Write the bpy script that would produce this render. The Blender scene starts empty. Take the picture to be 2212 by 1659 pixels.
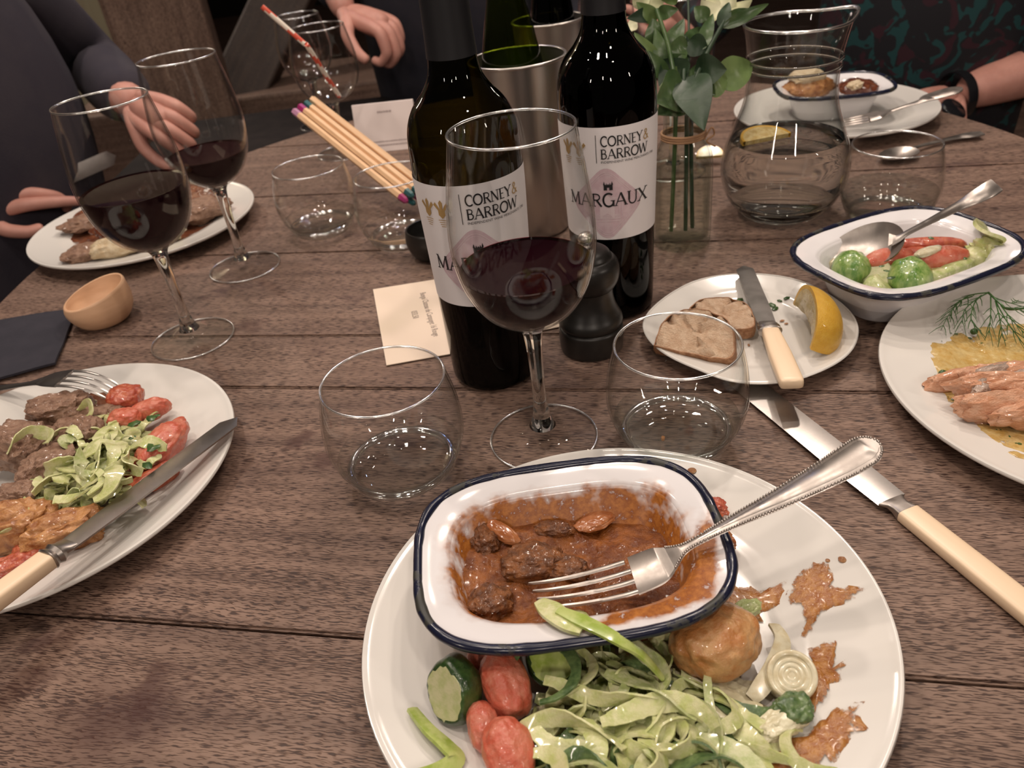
import bpy, bmesh, math, random
from math import sin, cos, pi, sqrt, radians, atan2, hypot
from mathutils import Vector, Matrix, noise
random.seed(7)
C = bpy.context.scene
COL = C.collection

# ------------------------------------------------------------------ camera
W, H = 2212, 1659
F_PX, PITCH, ROLL, CAM_Z = 1682.7, radians(34.146), radians(-7.404), 0.3469
_f = Vector((0, cos(PITCH), -sin(PITCH))); _r0 = Vector((1, 0, 0)); _u0 = _r0.cross(_f)
RT = _r0 * cos(ROLL) + _u0 * sin(ROLL); UP = -_r0 * sin(ROLL) + _u0 * cos(ROLL); FW = _f
CAM = Vector((0, 0, CAM_Z))
cam = bpy.data.cameras.new('camera'); co = bpy.data.objects.new('camera', cam); COL.objects.link(co)
cam.sensor_width = 36.0; cam.lens = F_PX / W * 36.0; cam.clip_start = 0.01; cam.clip_end = 60
m = Matrix((RT, UP, -FW)).transposed().to_4x4(); m.translation = CAM
co.matrix_world = m
C.camera = co
cam.dof.use_dof = True; cam.dof.focus_distance = 0.47; cam.dof.aperture_fstop = 13.0

# ------------------------------------------------------------------ world, lamps, exposure
wd = bpy.data.worlds.new('room_air'); C.world = wd; wd.use_nodes = True
bg = wd.node_tree.nodes['Background']; bg.inputs[0].default_value = (0.78, 0.62, 0.54, 1); bg.inputs[1].default_value = 0.085

def lamp(name, loc, target, power, size, col):
    l = bpy.data.lights.new(name, 'AREA'); l.shape = 'DISK'; l.size = size; l.energy = power; l.color = col
    o = bpy.data.objects.new(name, l); COL.objects.link(o); o.location = loc
    o.rotation_euler = (Vector(target) - Vector(loc)).to_track_quat('-Z', 'Y').to_euler()
    return o
WARM = (1.0, 0.855, 0.74)
lamp('ceiling_spot', (0.75, 1.75, 1.75), (0.1, 0.5, 0), 17, 0.09, WARM)
lamp('ceiling_spot', (0.55, 1.30, 1.80), (0.1, 0.5, 0), 8, 0.09, WARM)
lamp('ceiling_spot', (-0.75, 1.35, 1.80), (0.0, 0.5, 0), 15, 0.09, WARM)
lamp('ceiling_spot', (-0.35, 0.25, 1.75), (0.1, 0.6, 0), 9, 0.12, WARM)
lamp('ceiling_spot', (0.45, -0.25, 1.75), (0.05, 0.4, 0), 7, 0.12, WARM)
for i, (x, y, p_, sz) in enumerate([(0.15, 1.15, 3.0, 0.05), (-0.25, 1.10, 3.0, 0.05), (-0.05, 2.10, 4.0, 0.05), (0.45, 2.20, 4.0, 0.05), (-0.95, 0.55, 3.5, 0.05), (-0.85, 0.70, 3.0, 0.05), (0.95, 0.85, 4.0, 0.05), (0.12, 0.10, 2.5, 0.06)]):
    lamp('ceiling_spot', (x, y, 1.85), (x * 0.3, 0.55, 0), p_, sz, WARM)
for x, y, z, p_ in [(-1.5, -0.9, 1.05, 7.0), (0.2, -1.6, 1.15, 11.0), (1.6, -0.6, 1.0, 7.0), (-1.6, 2.6, 0.95, 3.0), (1.7, 2.9, 0.95, 3.0), (-0.5, -1.4, 1.3, 8.0)]:
    o = lamp('wall_lamp', (x, y, z), (0.05, 0.7, 0.05), p_, 0.05, WARM); o.data.shape = 'RECTANGLE'; o.data.size_y = 0.26
lamp('blue_led', (-0.25, 2.6, 1.6), (0.0, 0.5, 0), 1.6, 0.05, (0.25, 0.4, 1.0))
lamp('ceiling_spot', (-2.2, 3.6, 1.9), (-2.0, 4.4, -0.7), 60, 0.15, WARM)

C.view_settings.view_transform = 'Standard'; C.view_settings.look = 'None'
C.view_settings.gamma = 1.0; C.view_settings.use_curve_mapping = False
C.view_settings.exposure = -0.62
C.cycles.max_bounces = 14; C.cycles.transmission_bounces = 14; C.cycles.transparent_max_bounces = 32
C.cycles.glossy_bounces = 6; C.cycles.diffuse_bounces = 3
C.cycles.sample_clamp_indirect = 4.0
C.cycles.use_denoising = True

# ------------------------------------------------------------------ where things stand: a photo point on a real horizontal plane
def ray(px, py):
    return RT * ((px - W / 2) / F_PX) - UP * ((py - H / 2) / F_PX) + FW
def at(px, py, z=0.0):
    d = ray(px, py); t = (z - CAM_Z) / d.z
    return CAM + d * t
def dp(px, py, dep):
    return CAM + ray(px, py) * dep

# ------------------------------------------------------------------ objects
def link(name, me, parent=None):
    o = bpy.data.objects.new(name, me); COL.objects.link(o)
    if parent is not None: o.parent = parent
    return o
def tag(o, label=None, cat=None, group=None, kind=None):
    if label: o['label'] = label
    if cat: o['category'] = cat
    if group: o['group'] = group
    if kind: o['kind'] = kind
    return o
def thing(name, label, cat, loc=(0, 0, 0), group=None, mat=None):
    o = bpy.data.objects.new(name, None); COL.objects.link(o); o.empty_display_size = 0.02
    if mat is not None: o.matrix_world = mat
    else: o.location = loc
    return tag(o, label, cat, group)
def mesh(name, VF, mats, parent=None, smooth=True, mi=None, base=False):
    V, F = VF[0], VF[1]
    V = [Vector(v) for v in V]; off = Vector((0, 0, 0))
    if base:                                     # own origin at the middle of the foot
        off = Vector((sum(v.x for v in V) / len(V), sum(v.y for v in V) / len(V), min(v.z for v in V)))
        V = [v - off for v in V]
    me = bpy.data.meshes.new(name); me.from_pydata([tuple(v) for v in V], [], F); me.update()
    for mt in (mats if isinstance(mats, (list, tuple)) else [mats]): me.materials.append(mt)
    if mi is not None: me.polygons.foreach_set('material_index', mi)
    me.polygons.foreach_set('use_smooth', [smooth] * len(me.polygons))
    if smooth:
        try: me.set_sharp_from_angle(angle=radians(50))
        except Exception: pass
    o = link(name, me, parent); o.location = off
    return o
def join(*parts):
    V, F, MI = [], [], []
    for k, p in enumerate(parts):
        b = len(V); V += list(p[0]); F += [tuple(i + b for i in f) for f in p[1]]
        MI += [p[2] if len(p) > 2 and isinstance(p[2], int) else 0] * len(p[1])
    return V, F, MI
def xf(M, VF):
    return [M @ Vector(v) for v in VF[0]], VF[1]
def frame(origin, xdir, up=(0, 0, 1)):
    x = Vector(xdir).normalized(); y = Vector(up).cross(x).normalized(); z = x.cross(y)
    M = Matrix((x, y, z)).transposed().to_4x4(); M.translation = Vector(origin)
    return M

def cr(pts, n):
    """Catmull-Rom through pts (any dimension), n samples per span"""
    pts = [tuple(p) for p in pts]; out = []
    for i in range(len(pts) - 1):
        p0 = pts[max(i - 1, 0)]; p1 = pts[i]; p2 = pts[i + 1]; p3 = pts[min(i + 2, len(pts) - 1)]
        for k in range(n):
            t = k / n
            out.append(tuple(0.5 * (2 * b + (c - a) * t + (2 * a - 5 * b + 4 * c - d) * t * t + (3 * b - a - 3 * c + d) * t ** 3) for a, b, c, d in zip(p0, p1, p2, p3)))
    out.append(pts[-1])
    return out
def lathe(prof, seg=64, closed=False):
    """prof: list of (r, z); r == 0 collapses to one vertex"""
    V, F, rings = [], [], []
    for r, z in prof:
        if abs(r) < 1e-7: rings.append([len(V)]); V.append((0, 0, z))
        else:
            b = len(V); rings.append(list(range(b, b + seg)))
            V += [(r * cos(2 * pi * k / seg), r * sin(2 * pi * k / seg), z) for k in range(seg)]
    pr = list(zip(rings, rings[1:])) + ([(rings[-1], rings[0])] if closed else [])
    for A, B in pr:
        for k in range(seg):
            k2 = (k + 1) % seg
            if len(A) == 1 and len(B) == 1: continue
            if len(A) == 1: F.append((A[0], B[k2], B[k]))
            elif len(B) == 1: F.append((A[k], A[k2], B[0]))
            else: F.append((A[k], A[k2], B[k2], B[k]))
    return V, F
def tube(pts, r, seg=10, cap=True, closed=False):
    pts = [Vector(p) for p in pts]; n = len(pts); V, F = [], []
    R = r if isinstance(r, (list, tuple)) else [r] * n
    prev = None
    for i, p in enumerate(pts):
        if closed: t = pts[(i + 1) % n] - pts[i - 1]
        else: t = pts[min(i + 1, n - 1)] - pts[max(i - 1, 0)]
        t.normalize()
        if prev is None:
            a = Vector((0, 0, 1)) if abs(t.z) < 0.9 else Vector((1, 0, 0))
            u = t.cross(a).normalized()
        else: u = (prev - t * prev.dot(t)).normalized()
        prev = u; w = t.cross(u)
        V += [p + (u * cos(2 * pi * k / seg) + w * sin(2 * pi * k / seg)) * R[i] for k in range(seg)]
    for i in range(n if closed else n - 1):
        j = (i + 1) % n
        for k in range(seg):
            k2 = (k + 1) % seg
            F.append((i * seg + k, i * seg + k2, j * seg + k2, j * seg + k))
    if cap and not closed:
        F.append(tuple(range(seg - 1, -1, -1))); F.append(tuple((n - 1) * seg + k for k in range(seg)))
    return V, F
def loft(sections, close_ends=True):
    """sections: equal-length closed loops"""
    V, F = [], []; n = len(sections[0])
    for s in sections: V += [tuple(p) for p in s]
    for i in range(len(sections) - 1):
        for k in range(n):
            k2 = (k + 1) % n
            F.append((i * n + k, i * n + k2, (i + 1) * n + k2, (i + 1) * n + k))
    if close_ends:
        F.append(tuple(range(n - 1, -1, -1))); b = (len(sections) - 1) * n
        F.append(tuple(b + k for k in range(n)))
    return V, F
def strip(path, wid, thick, side=None):
    """a thin band with thickness along path; wid list or number; side = list of side vectors"""
    path = [Vector(p) for p in path]; n = len(path); secs = []
    for i, p in enumerate(path):
        t = (path[min(i + 1, n - 1)] - path[max(i - 1, 0)]).normalized()
        s = side[i] if side else t.cross(Vector((0, 0, 1)))
        s = Vector(s); s = (s - t * s.dot(t))
        s = s.normalized() if s.length > 1e-6 else Vector((1, 0, 0))
        nn = s.cross(t); w = wid[i] if isinstance(wid, (list, tuple)) else wid
        secs.append([p + s * w / 2 + nn * thick / 2, p + nn * thick * 0.75, p - s * w / 2 + nn * thick / 2, p - s * w / 2 - nn * thick / 2, p - nn * thick * 0.25, p + s * w / 2 - nn * thick / 2])
    return loft(secs)
_ICO = {}
def ico(sub):
    if sub not in _ICO:
        bm = bmesh.new(); bmesh.ops.create_icosphere(bm, subdivisions=sub, radius=1)
        _ICO[sub] = ([v.co.copy() for v in bm.verts], [tuple(v.index for v in f.verts) for f in bm.faces]); bm.free()
    return _ICO[sub]
def blob(c, size, rot=0.0, seed=0, amp=0.15, freq=1.6, sub=4, tilt=(0, 0), ridge=0.0, boxy=1.0):
    V0, F = ico(sub); V = []
    M = Matrix.Rotation(rot, 3, 'Z') @ Matrix.Rotation(tilt[0], 3, 'X') @ Matrix.Rotation(tilt[1], 3, 'Y')
    o = Vector((seed * 3.17, seed * 1.31, seed * 2.7))
    for v in V0:
        d = noise.fractal(v * freq + o, 1.0, 2.0, 3) * amp
        if ridge: d += ridge * (noise.ridged_multi_fractal(v * freq * 2 + o, 1.0, 2.0, 3, 1.0, 2.0) - 1.0)
        d += noise.fractal(v * freq * 3.4 + o, 1.0, 2.0, 2) * amp * 0.30
        p = v * (1 + d)
        if boxy != 1.0: p = Vector([math.copysign(abs(q) ** boxy, q) for q in p])
        V.append(M @ Vector((p.x * size[0], p.y * size[1], p.z * size[2])) + Vector(c))
    return V, F

# ------------------------------------------------------------------ materials
def newmat(name):
    m = bpy.data.materials.new(name); m.use_nodes = True
    nt = m.node_tree; nt.nodes.clear()
    return m, nt
def nd(nt, typ, props=None, **ins):
    n = nt.nodes.new(typ)
    for k, v in (props or {}).items(): setattr(n, k, v)
    for k, v in ins.items():
        key = int(k[1:]) if k[0] == 'i' and k[1:].isdigit() else k.replace('_', ' ')
        s = n.inputs[key]
        if isinstance(v, bpy.types.NodeSocket): nt.links.new(v, s)
        else: s.default_value = v
    return n
def rgb(c): return (c[0], c[1], c[2], 1)
def ramp(nt, fac, stops, interp='LINEAR'):
    n = nt.nodes.new('ShaderNodeValToRGB'); n.color_ramp.interpolation = interp
    e = n.color_ramp.elements
    while len(e) < len(stops): e.new(0.5)
    for el, (p, c) in zip(e, stops):
        el.position = p; el.color = (c, c, c, 1) if isinstance(c, (int, float)) else rgb(c)
    nt.links.new(fac, n.inputs[0]); return n.outputs[0]
def mixc(nt, fac, a, b):
    n = nt.nodes.new('ShaderNodeMix'); n.data_type = 'RGBA'
    for i, v in ((0, fac), (6, a), (7, b)):
        if isinstance(v, bpy.types.NodeSocket): nt.links.new(v, n.inputs[i])
        else: n.inputs[i].default_value = v if i == 0 else rgb(v)
    return n.outputs[2]
def math_(nt, op, a, b=None, c=None):
    n = nt.nodes.new('ShaderNodeMath'); n.operation = op
    for i, v in enumerate((a, b, c)):
        if v is None: continue
        if isinstance(v, bpy.types.NodeSocket): nt.links.new(v, n.inputs[i])
        else: n.inputs[i].default_value = v
    return n.outputs[0]
def out(nt, sh): nd(nt, 'ShaderNodeOutputMaterial', i0=sh)
def M(name, c, rough=0.4, metal=0.0, c2=None, scale=30.0, bump=0.0, bscale=None, spec=0.5, coat=0.0, detail=4, sss=0.0, lo=0.4, hi=0.62, stretch=(1, 1, 1), r2=None):
    m, nt = newmat(name)
    tc = nd(nt, 'ShaderNodeTexCoord').outputs['Object']
    if stretch != (1, 1, 1): tc = nd(nt, 'ShaderNodeMapping', Vector=tc, Scale=stretch).outputs[0]
    b = nd(nt, 'ShaderNodeBsdfPrincipled')
    b.inputs['Base Color'].default_value = rgb(c); b.inputs['Roughness'].default_value = rough; b.inputs['Metallic'].default_value = metal
    b.inputs['Specular IOR Level'].default_value = spec; b.inputs['Coat Weight'].default_value = coat; b.inputs['Coat Roughness'].default_value = 0.08
    if sss: b.inputs['Subsurface Weight'].default_value = sss; b.inputs['Subsurface Radius'].default_value = (0.006, 0.003, 0.002); b.inputs['Subsurface Scale'].default_value = 0.5
    if c2 is not None:
        nz = nd(nt, 'ShaderNodeTexNoise', Vector=tc, Scale=scale, Detail=float(detail), Roughness=0.6).outputs[0]
        f = ramp(nt, nz, [(lo, 0.0), (hi, 1.0)])
        nt.links.new(mixc(nt, f, c, c2), b.inputs['Base Color'])
        if r2 is not None: nt.links.new(math_(nt, 'MULTIPLY_ADD', f, r2 - rough, rough), b.inputs['Roughness'])
    if bump:
        nb = nd(nt, 'ShaderNodeTexNoise', Vector=tc, Scale=bscale or scale * 3, Detail=5.0, Roughness=0.6).outputs[0]
        nt.links.new(nd(nt, 'ShaderNodeBump', Strength=bump, Distance=0.002, Height=nb).outputs[0], b.inputs['Normal'])
    out(nt, b.outputs[0]); return m
def clear(name, tint=(0.992, 0.993, 0.992), edge=(0.70, 0.72, 0.70), refl=1.0, rough=0.0, power=4.0):
    """thin clear wall: lets light straight through, mirrors more at grazing angles"""
    m, nt = newmat(name)
    fc = nd(nt, 'ShaderNodeLayerWeight', Blend=0.5).outputs['Facing']
    fr = math_(nt, 'MULTIPLY_ADD', math_(nt, 'POWER', fc, 5.0), 0.80 * refl, 0.020 * refl)
    t = nd(nt, 'ShaderNodeBsdfTransparent', Color=mixc(nt, math_(nt, 'POWER', fc, power), tint, edge))
    g = nd(nt, 'ShaderNodeBsdfGlossy', Color=(1, 1, 1, 1), Roughness=rough)
    out(nt, nd(nt, 'ShaderNodeMixShader', i0=fr, i1=t.outputs[0], i2=g.outputs[0]).outputs[0]); return m
def solid_glass(name, c=(0.97, 0.98, 0.97), ior=1.48):
    m, nt = newmat(name)
    out(nt, nd(nt, 'ShaderNodeBsdfGlass', Color=rgb(c), Roughness=0.0, IOR=ior).outputs[0]); return m

GLASS = clear('clear_glass'); GLASS_RIM = solid_glass('thick_glass'); WATER_TOP = clear('water_surface', (0.95, 0.96, 0.95), (0.8, 0.82, 0.8))
WATER = solid_glass('still_water', (0.985, 0.99, 0.985), 1.33)
def soft_glass(name, share=0.4, ior=1.45):
    m, nt = newmat(name)
    g = nd(nt, 'ShaderNodeBsdfGlass', Color=(0.98, 0.985, 0.98, 1), Roughness=0.0, IOR=ior)
    t = nd(nt, 'ShaderNodeBsdfTransparent', Color=(0.97, 0.975, 0.97, 1))
    out(nt, nd(nt, 'ShaderNodeMixShader', i0=share, i1=t.outputs[0], i2=g.outputs[0]).outputs[0]); return m
def rim_glass(name, share=0.5, rough=0.22):
    m, nt = newmat(name)
    t = nd(nt, 'ShaderNodeBsdfTransparent', Color=(0.93, 0.94, 0.93, 1)); g = nd(nt, 'ShaderNodeBsdfGlossy', Color=(1, 1, 1, 1), Roughness=rough)
    out(nt, nd(nt, 'ShaderNodeMixShader', i0=share, i1=t.outputs[0], i2=g.outputs[0]).outputs[0]); return m
RIM = rim_glass('fire_polished_rim'); GLINT_RING = rim_glass('glint_ring_glass', 0.38, 0.10)
BASE_GLASS = clear('tumbler_base_glass', (0.975, 0.98, 0.975), (0.62, 0.66, 0.63), 2.2, power=2.2); FOOT_GLASS = clear('foot_glass', (0.99, 0.99, 0.99), (0.62, 0.64, 0.62), 1.0); THIN_WATER = clear('shallow_water', (0.98, 0.985, 0.98), (0.7, 0.73, 0.7), 1.2, power=2.0)
WINE = M('red_wine', (0.0085, 0.0010, 0.0028), 0.03, spec=0.07)
WINE_EDGE = clear('wine_thin_edge', (0.42, 0.06, 0.10), (0.3, 0.03, 0.06))
OLIVE = clear('olive_bottle_glass', (0.20, 0.185, 0.038), (0.014, 0.014, 0.003), power=1.5)
GREEN_GLASS = clear('green_bottle_glass', (0.42, 0.50, 0.12), (0.08, 0.11, 0.02), power=2.0)
DARK_GLASS = clear('dark_bottle_glass', (0.06, 0.055, 0.018), (0.006, 0.006, 0.003), power=1.5)
FOIL = M('black_foil', (0.010, 0.010, 0.012), 0.42)
CHINA = M('white_china', (0.69, 0.665, 0.625), 0.14, coat=0.2)
SILVER = M('worn_silver', (0.47, 0.425, 0.39), 0.33, 1.0, c2=(0.38, 0.34, 0.31), scale=90, r2=0.44)
STEEL = M('brushed_steel', (0.50, 0.47, 0.445), 0.32, 1.0, bump=0.05, bscale=300, stretch=(1, 1, 0.02))
BLADE = M('knife_steel', (0.46, 0.43, 0.405), 0.28, 1.0, c2=(0.38, 0.35, 0.33), scale=50, r2=0.34)
IVORY = M('ivory_handle', (0.80, 0.62, 0.43), 0.38, c2=(0.74, 0.55, 0.37), scale=14, stretch=(0.3, 3, 3))
NAVY_RIM = M('navy_enamel', (0.010, 0.012, 0.030), 0.2, c2=(0.03, 0.03, 0.025), scale=60, lo=0.55, hi=0.6, r2=0.5)
LABEL = M('label_paper', (0.80, 0.76, 0.77), 0.55)
INK = M('black_ink', (0.012, 0.012, 0.014), 0.5); GOLD = M('gold_ink', (0.46, 0.30, 0.12), 0.4, 0.3)
PINK = M('pink_print', (0.60, 0.44, 0.49), 0.55, c2=(0.66, 0.52, 0.56), scale=160); PINK2 = M('pink_line_print', (0.72, 0.60, 0.63), 0.55); PINK3 = M('mauve_line_print', (0.50, 0.33, 0.39), 0.55)
BLACKWOOD = M('black_wood', (0.010, 0.009, 0.008), 0.36, c2=(0.016, 0.014, 0.012), scale=40)
PALEWOOD = M('pale_beech', (0.70, 0.44, 0.27), 0.5, c2=(0.62, 0.37, 0.22), scale=20, stretch=(1, 1, 4))
SALT = M('salt', (0.85, 0.82, 0.78), 0.5, bump=0.6, bscale=900)
CARD = M('cream_card', (0.78, 0.64, 0.51), 0.38); WCARD = M('white_card', (0.80, 0.70, 0.67), 0.45)
GREYINK = M('grey_ink', (0.22, 0.17, 0.15), 0.6)
NAVY = M('navy_cloth', (0.018, 0.017, 0.026), 0.9, c2=(0.024, 0.022, 0.032), scale=40, bump=0.25, bscale=700)
SWEATER = M('navy_knit', (0.032, 0.027, 0.040), 0.92, c2=(0.042, 0.035, 0.046), scale=12, bump=0.4, bscale=500)
DARKCLOTH = M('dark_cloth', (0.010, 0.010, 0.018), 0.9, c2=(0.016, 0.014, 0.022), scale=20)
SKIN = M('skin', (0.52, 0.25, 0.20), 0.5, c2=(0.60, 0.30, 0.24), scale=26, sss=0.15)
HAIR = M('brown_hair', (0.05, 0.03, 0.02), 0.6, bump=0.5, bscale=200)

def blouse_mat():
    m, nt = newmat('teal_and_burgundy_print')
    tc = nd(nt, 'ShaderNodeTexCoord').outputs['Object']
    wob = nd(nt, 'ShaderNodeTexNoise', Vector=tc, Scale=14.0, Detail=2.0).outputs['Color']
    v = nd(nt, 'ShaderNodeVectorMath', props={'operation': 'MULTIPLY_ADD'}, i0=wob, i1=(0.12, 0.12, 0.12), i2=tc).outputs[0]
    a = nd(nt, 'ShaderNodeTexNoise', Vector=v, Scale=40.0, Detail=1.5).outputs[0]
    b = nd(nt, 'ShaderNodeTexNoise', Vector=nd(nt, 'ShaderNodeMapping', Vector=v, Location=(3, 5, 1)).outputs[0], Scale=30.0, Detail=1.5).outputs[0]
    c = mixc(nt, ramp(nt, a, [(0.55, 0.0), (0.58, 1.0)]), (0.006, 0.006, 0.010), (0.006, 0.048, 0.052))
    c = mixc(nt, ramp(nt, b, [(0.56, 0.0), (0.60, 1.0)]), c, (0.030, 0.006, 0.013))
    p = nd(nt, 'ShaderNodeBsdfPrincipled', Base_Color=c, Roughness=0.8)
    out(nt, p.outputs[0]); return m
BLOUSE = blouse_mat()

def oak(name, dark=1.0, stains=False):
    """weathered oak, grain along local X: short dark pores, soft bands, old stains"""
    m, nt = newmat(name)
    tc = nd(nt, 'ShaderNodeTexCoord').outputs['Object']
    w1 = nd(nt, 'ShaderNodeTexNoise', Vector=nd(nt, 'ShaderNodeMapping', Vector=tc, Scale=(5, 14, 14)).outputs[0], Scale=1.0, Detail=2.0).outputs['Color']
    w1c = nd(nt, 'ShaderNodeVectorMath', props={'operation': 'SUBTRACT'}, i0=w1, i1=(0.5, 0.5, 0.5)).outputs[0]
    v = nd(nt, 'ShaderNodeVectorMath', props={'operation': 'MULTIPLY_ADD'}, i0=w1c, i1=(0.0, 0.022, 0.0), i2=tc).outputs[0]
    w2 = nd(nt, 'ShaderNodeTexNoise', Vector=nd(nt, 'ShaderNodeMapping', Vector=tc, Scale=(230, 460, 460)).outputs[0], Scale=1.0, Detail=1.0).outputs['Color']
    w2c = nd(nt, 'ShaderNodeVectorMath', props={'operation': 'SUBTRACT'}, i0=w2, i1=(0.5, 0.5, 0.5)).outputs[0]
    v = nd(nt, 'ShaderNodeVectorMath', props={'operation': 'MULTIPLY_ADD'}, i0=w2c, i1=(0.0, 0.0014, 0.0), i2=v).outputs[0]
    pores = nd(nt, 'ShaderNodeTexNoise', Vector=nd(nt, 'ShaderNodeMapping', Vector=v, Scale=(125, 1350, 1350)).outputs[0], Scale=1.0, Detail=1.0, Roughness=0.5).outputs[0]
    dens = nd(nt, 'ShaderNodeTexNoise', Vector=nd(nt, 'ShaderNodeMapping', Vector=v, Scale=(6, 75, 75)).outputs[0], Scale=1.0, Detail=2.0).outputs[0]
    pf = ramp(nt, math_(nt, 'ADD', pores, math_(nt, 'MULTIPLY_ADD', dens, 0.26, -0.13)), [(0.505, 0.0), (0.60, 1.0)])
    band = nd(nt, 'ShaderNodeTexNoise', Vector=nd(nt, 'ShaderNodeMapping', Vector=v, Scale=(3, 70, 70)).outputs[0], Scale=1.0, Detail=3.0).outputs[0]
    big = nd(nt, 'ShaderNodeTexNoise', Vector=tc, Scale=4.5, Detail=3.0).outputs[0]
    c = mixc(nt, ramp(nt, band, [(0.35, 0.0), (0.68, 1.0)]), (0.262 * dark, 0.165 * dark, 0.122 * dark), (0.145 * dark, 0.086 * dark, 0.064 * dark))
    c = mixc(nt, ramp(nt, big, [(0.35, 0.0), (0.7, 0.55)]), c, (0.300 * dark, 0.205 * dark, 0.155 * dark))
    c = mixc(nt, math_(nt, 'MULTIPLY', pf, 0.90), c, (0.034 * dark, 0.015 * dark, 0.011 * dark))
    if stains:
        st = nd(nt, 'ShaderNodeTexNoise', Vector=nd(nt, 'ShaderNodeMapping', Vector=tc, Scale=(9, 13, 9), Location=(4.2, 1.7, 0)).outputs[0], Scale=1.0, Detail=5.0, Roughness=0.65).outputs[0]
        c = mixc(nt, ramp(nt, st, [(0.60, 0.0), (0.74, 0.8)]), c, (0.045, 0.018, 0.018))
        wob = nd(nt, 'ShaderNodeTexNoise', Vector=tc, Scale=60.0, Detail=4.0).outputs[0]
        for sx, sy, sr in STAINS:
            dd = nd(nt, 'ShaderNodeVectorMath', props={'operation': 'DISTANCE'}, i0=nd(nt, 'ShaderNodeMapping', Vector=tc, Scale=(0.75, 1.0, 0.0)).outputs[0], i1=(sx * 0.75, sy, 0)).outputs['Value']
            e = math_(nt, 'DIVIDE', math_(nt, 'MULTIPLY_ADD', wob, 0.05, math_(nt, 'SUBTRACT', dd, 0.025)), sr * 1.35)
            c = mixc(nt, ramp(nt, e, [(0.15, 0.66), (1.0, 0.0)]), c, (0.050, 0.017, 0.013))
        kn = nd(nt, 'ShaderNodeTexVoronoi', Vector=nd(nt, 'ShaderNodeMapping', Vector=v, Scale=(9, 15, 1)).outputs[0], Scale=1.0).outputs['Distance']
        c = mixc(nt, ramp(nt, kn, [(0.03, 0.85), (0.085, 0.0)]), c, (0.028, 0.014, 0.011))
    rz = nd(nt, 'ShaderNodeTexNoise', Vector=tc, Scale=14.0, Detail=4.0).outputs[0]
    p = nd(nt, 'ShaderNodeBsdfPrincipled', Base_Color=c, Roughness=math_(nt, 'MULTIPLY_ADD', rz, 0.25, 0.40))
    p.inputs['Specular IOR Level'].default_value = 0.35
    hgt = math_(nt, 'SUBTRACT', math_(nt, 'MULTIPLY', band, 0.5), math_(nt, 'MULTIPLY', pf, 1.0))
    nt.links.new(nd(nt, 'ShaderNodeBump', Strength=0.35, Distance=0.0015, Height=hgt).outputs[0], p.inputs['Normal'])
    out(nt, p.outputs[0]); return m
def table_xy(px, py):
    p = at(px, py); dx, dy = p.x - 0.0515, p.y - 0.830; a = radians(-13.7)
    return dx * cos(a) + dy * sin(a), -dx * sin(a) + dy * cos(a)
STAINS = [table_xy(x, y) + (r,) for x, y, r in ((250, 1555, 0.024), (340, 1490, 0.012), (95, 1390, 0.010), (545, 702, 0.013), (640, 945, 0.008), (700, 985, 0.010), (440, 640, 0.006), (20, 1480, 0.012))]
OAK = oak('weathered_oak', 0.88, True); OLD_OAK = oak('old_dark_oak', 0.30); POST_OAK = oak('post_oak', 0.85); FLOOR_OAK = oak('floor_boards', 0.9)

def enamel_mat(name, stain, A=0.080, B=0.062):
    """white enamel; stain adds dried sauce on the inner walls and one corner"""
    m, nt = newmat(name)
    tc = nd(nt, 'ShaderNodeTexCoord').outputs['Object']
    p = nd(nt, 'ShaderNodeBsdfPrincipled', Roughness=0.10); p.inputs['Base Color'].default_value = (0.74, 0.72, 0.73, 1)
    if stain:
        s = nd(nt, 'ShaderNodeSeparateXYZ', i0=tc)
        x, y, z = s.outputs
        nz = nd(nt, 'ShaderNodeTexNoise', Vector=tc, Scale=60.0, Detail=3.0, Roughness=0.55).outputs[0]
        fine = nd(nt, 'ShaderNodeTexNoise', Vector=tc, Scale=230.0, Detail=4.0, Roughness=0.7).outputs[0]
        inx = math_(nt, 'ABSOLUTE', x); iny = math_(nt, 'ABSOLUTE', y)
        sx = math_(nt, 'POWER', math_(nt, 'DIVIDE', inx, A - 0.0155), 3.2); sy = math_(nt, 'POWER', math_(nt, 'DIVIDE', iny, B - 0.0155), 3.2)
        q = math_(nt, 'MULTIPLY_ADD', math_(nt, 'POWER', math_(nt, 'ADD', sx, sy), 1 / 3.2), 0.055, -0.055)   # < 0 inside the opening
        d = math_(nt, 'MULTIPLY_ADD', nz, 0.022, math_(nt, 'MULTIPLY', q, -1.0))
        # front right part of the flange smeared over
        side = math_(nt, 'SUBTRACT', math_(nt, 'MULTIPLY', x, 0.62), math_(nt, 'MULTIPLY', y, 0.78))
        d2 = math_(nt, 'MINIMUM', math_(nt, 'MULTIPLY_ADD', nz, 0.020, math_(nt, 'SUBTRACT', 0.0120, q)), math_(nt, 'MULTIPLY_ADD', nz, 0.03, math_(nt, 'SUBTRACT', side, 0.046)))
        d = math_(nt, 'MAXIMUM', d, d2)
        f = math_(nt, 'MULTIPLY', ramp(nt, d, [(0.0115, 0.0), (0.0128, 1.0)]), ramp(nt, fine, [(0.30, 0.35), (0.40, 1.0)]))
        top = math_(nt, 'GREATER_THAN', z, 0.004)
        f = math_(nt, 'MULTIPLY', f, top)
        sc = mixc(nt, ramp(nt, fine, [(0.35, 0.0), (0.65, 1.0)]), (0.20, 0.050, 0.007), (0.42, 0.155, 0.030))
        nt.links.new(mixc(nt, f, (0.74, 0.72, 0.73), sc), p.inputs['Base Color'])
        nt.links.new(math_(nt, 'MULTIPLY_ADD', f, 0.25, 0.10), p.inputs['Roughness'])
    out(nt, p.outputs[0]); return m
ENAMEL = enamel_mat('white_enamel', False); ENAMEL_SAUCE = enamel_mat('white_enamel_with_dried_sauce', True)

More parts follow.
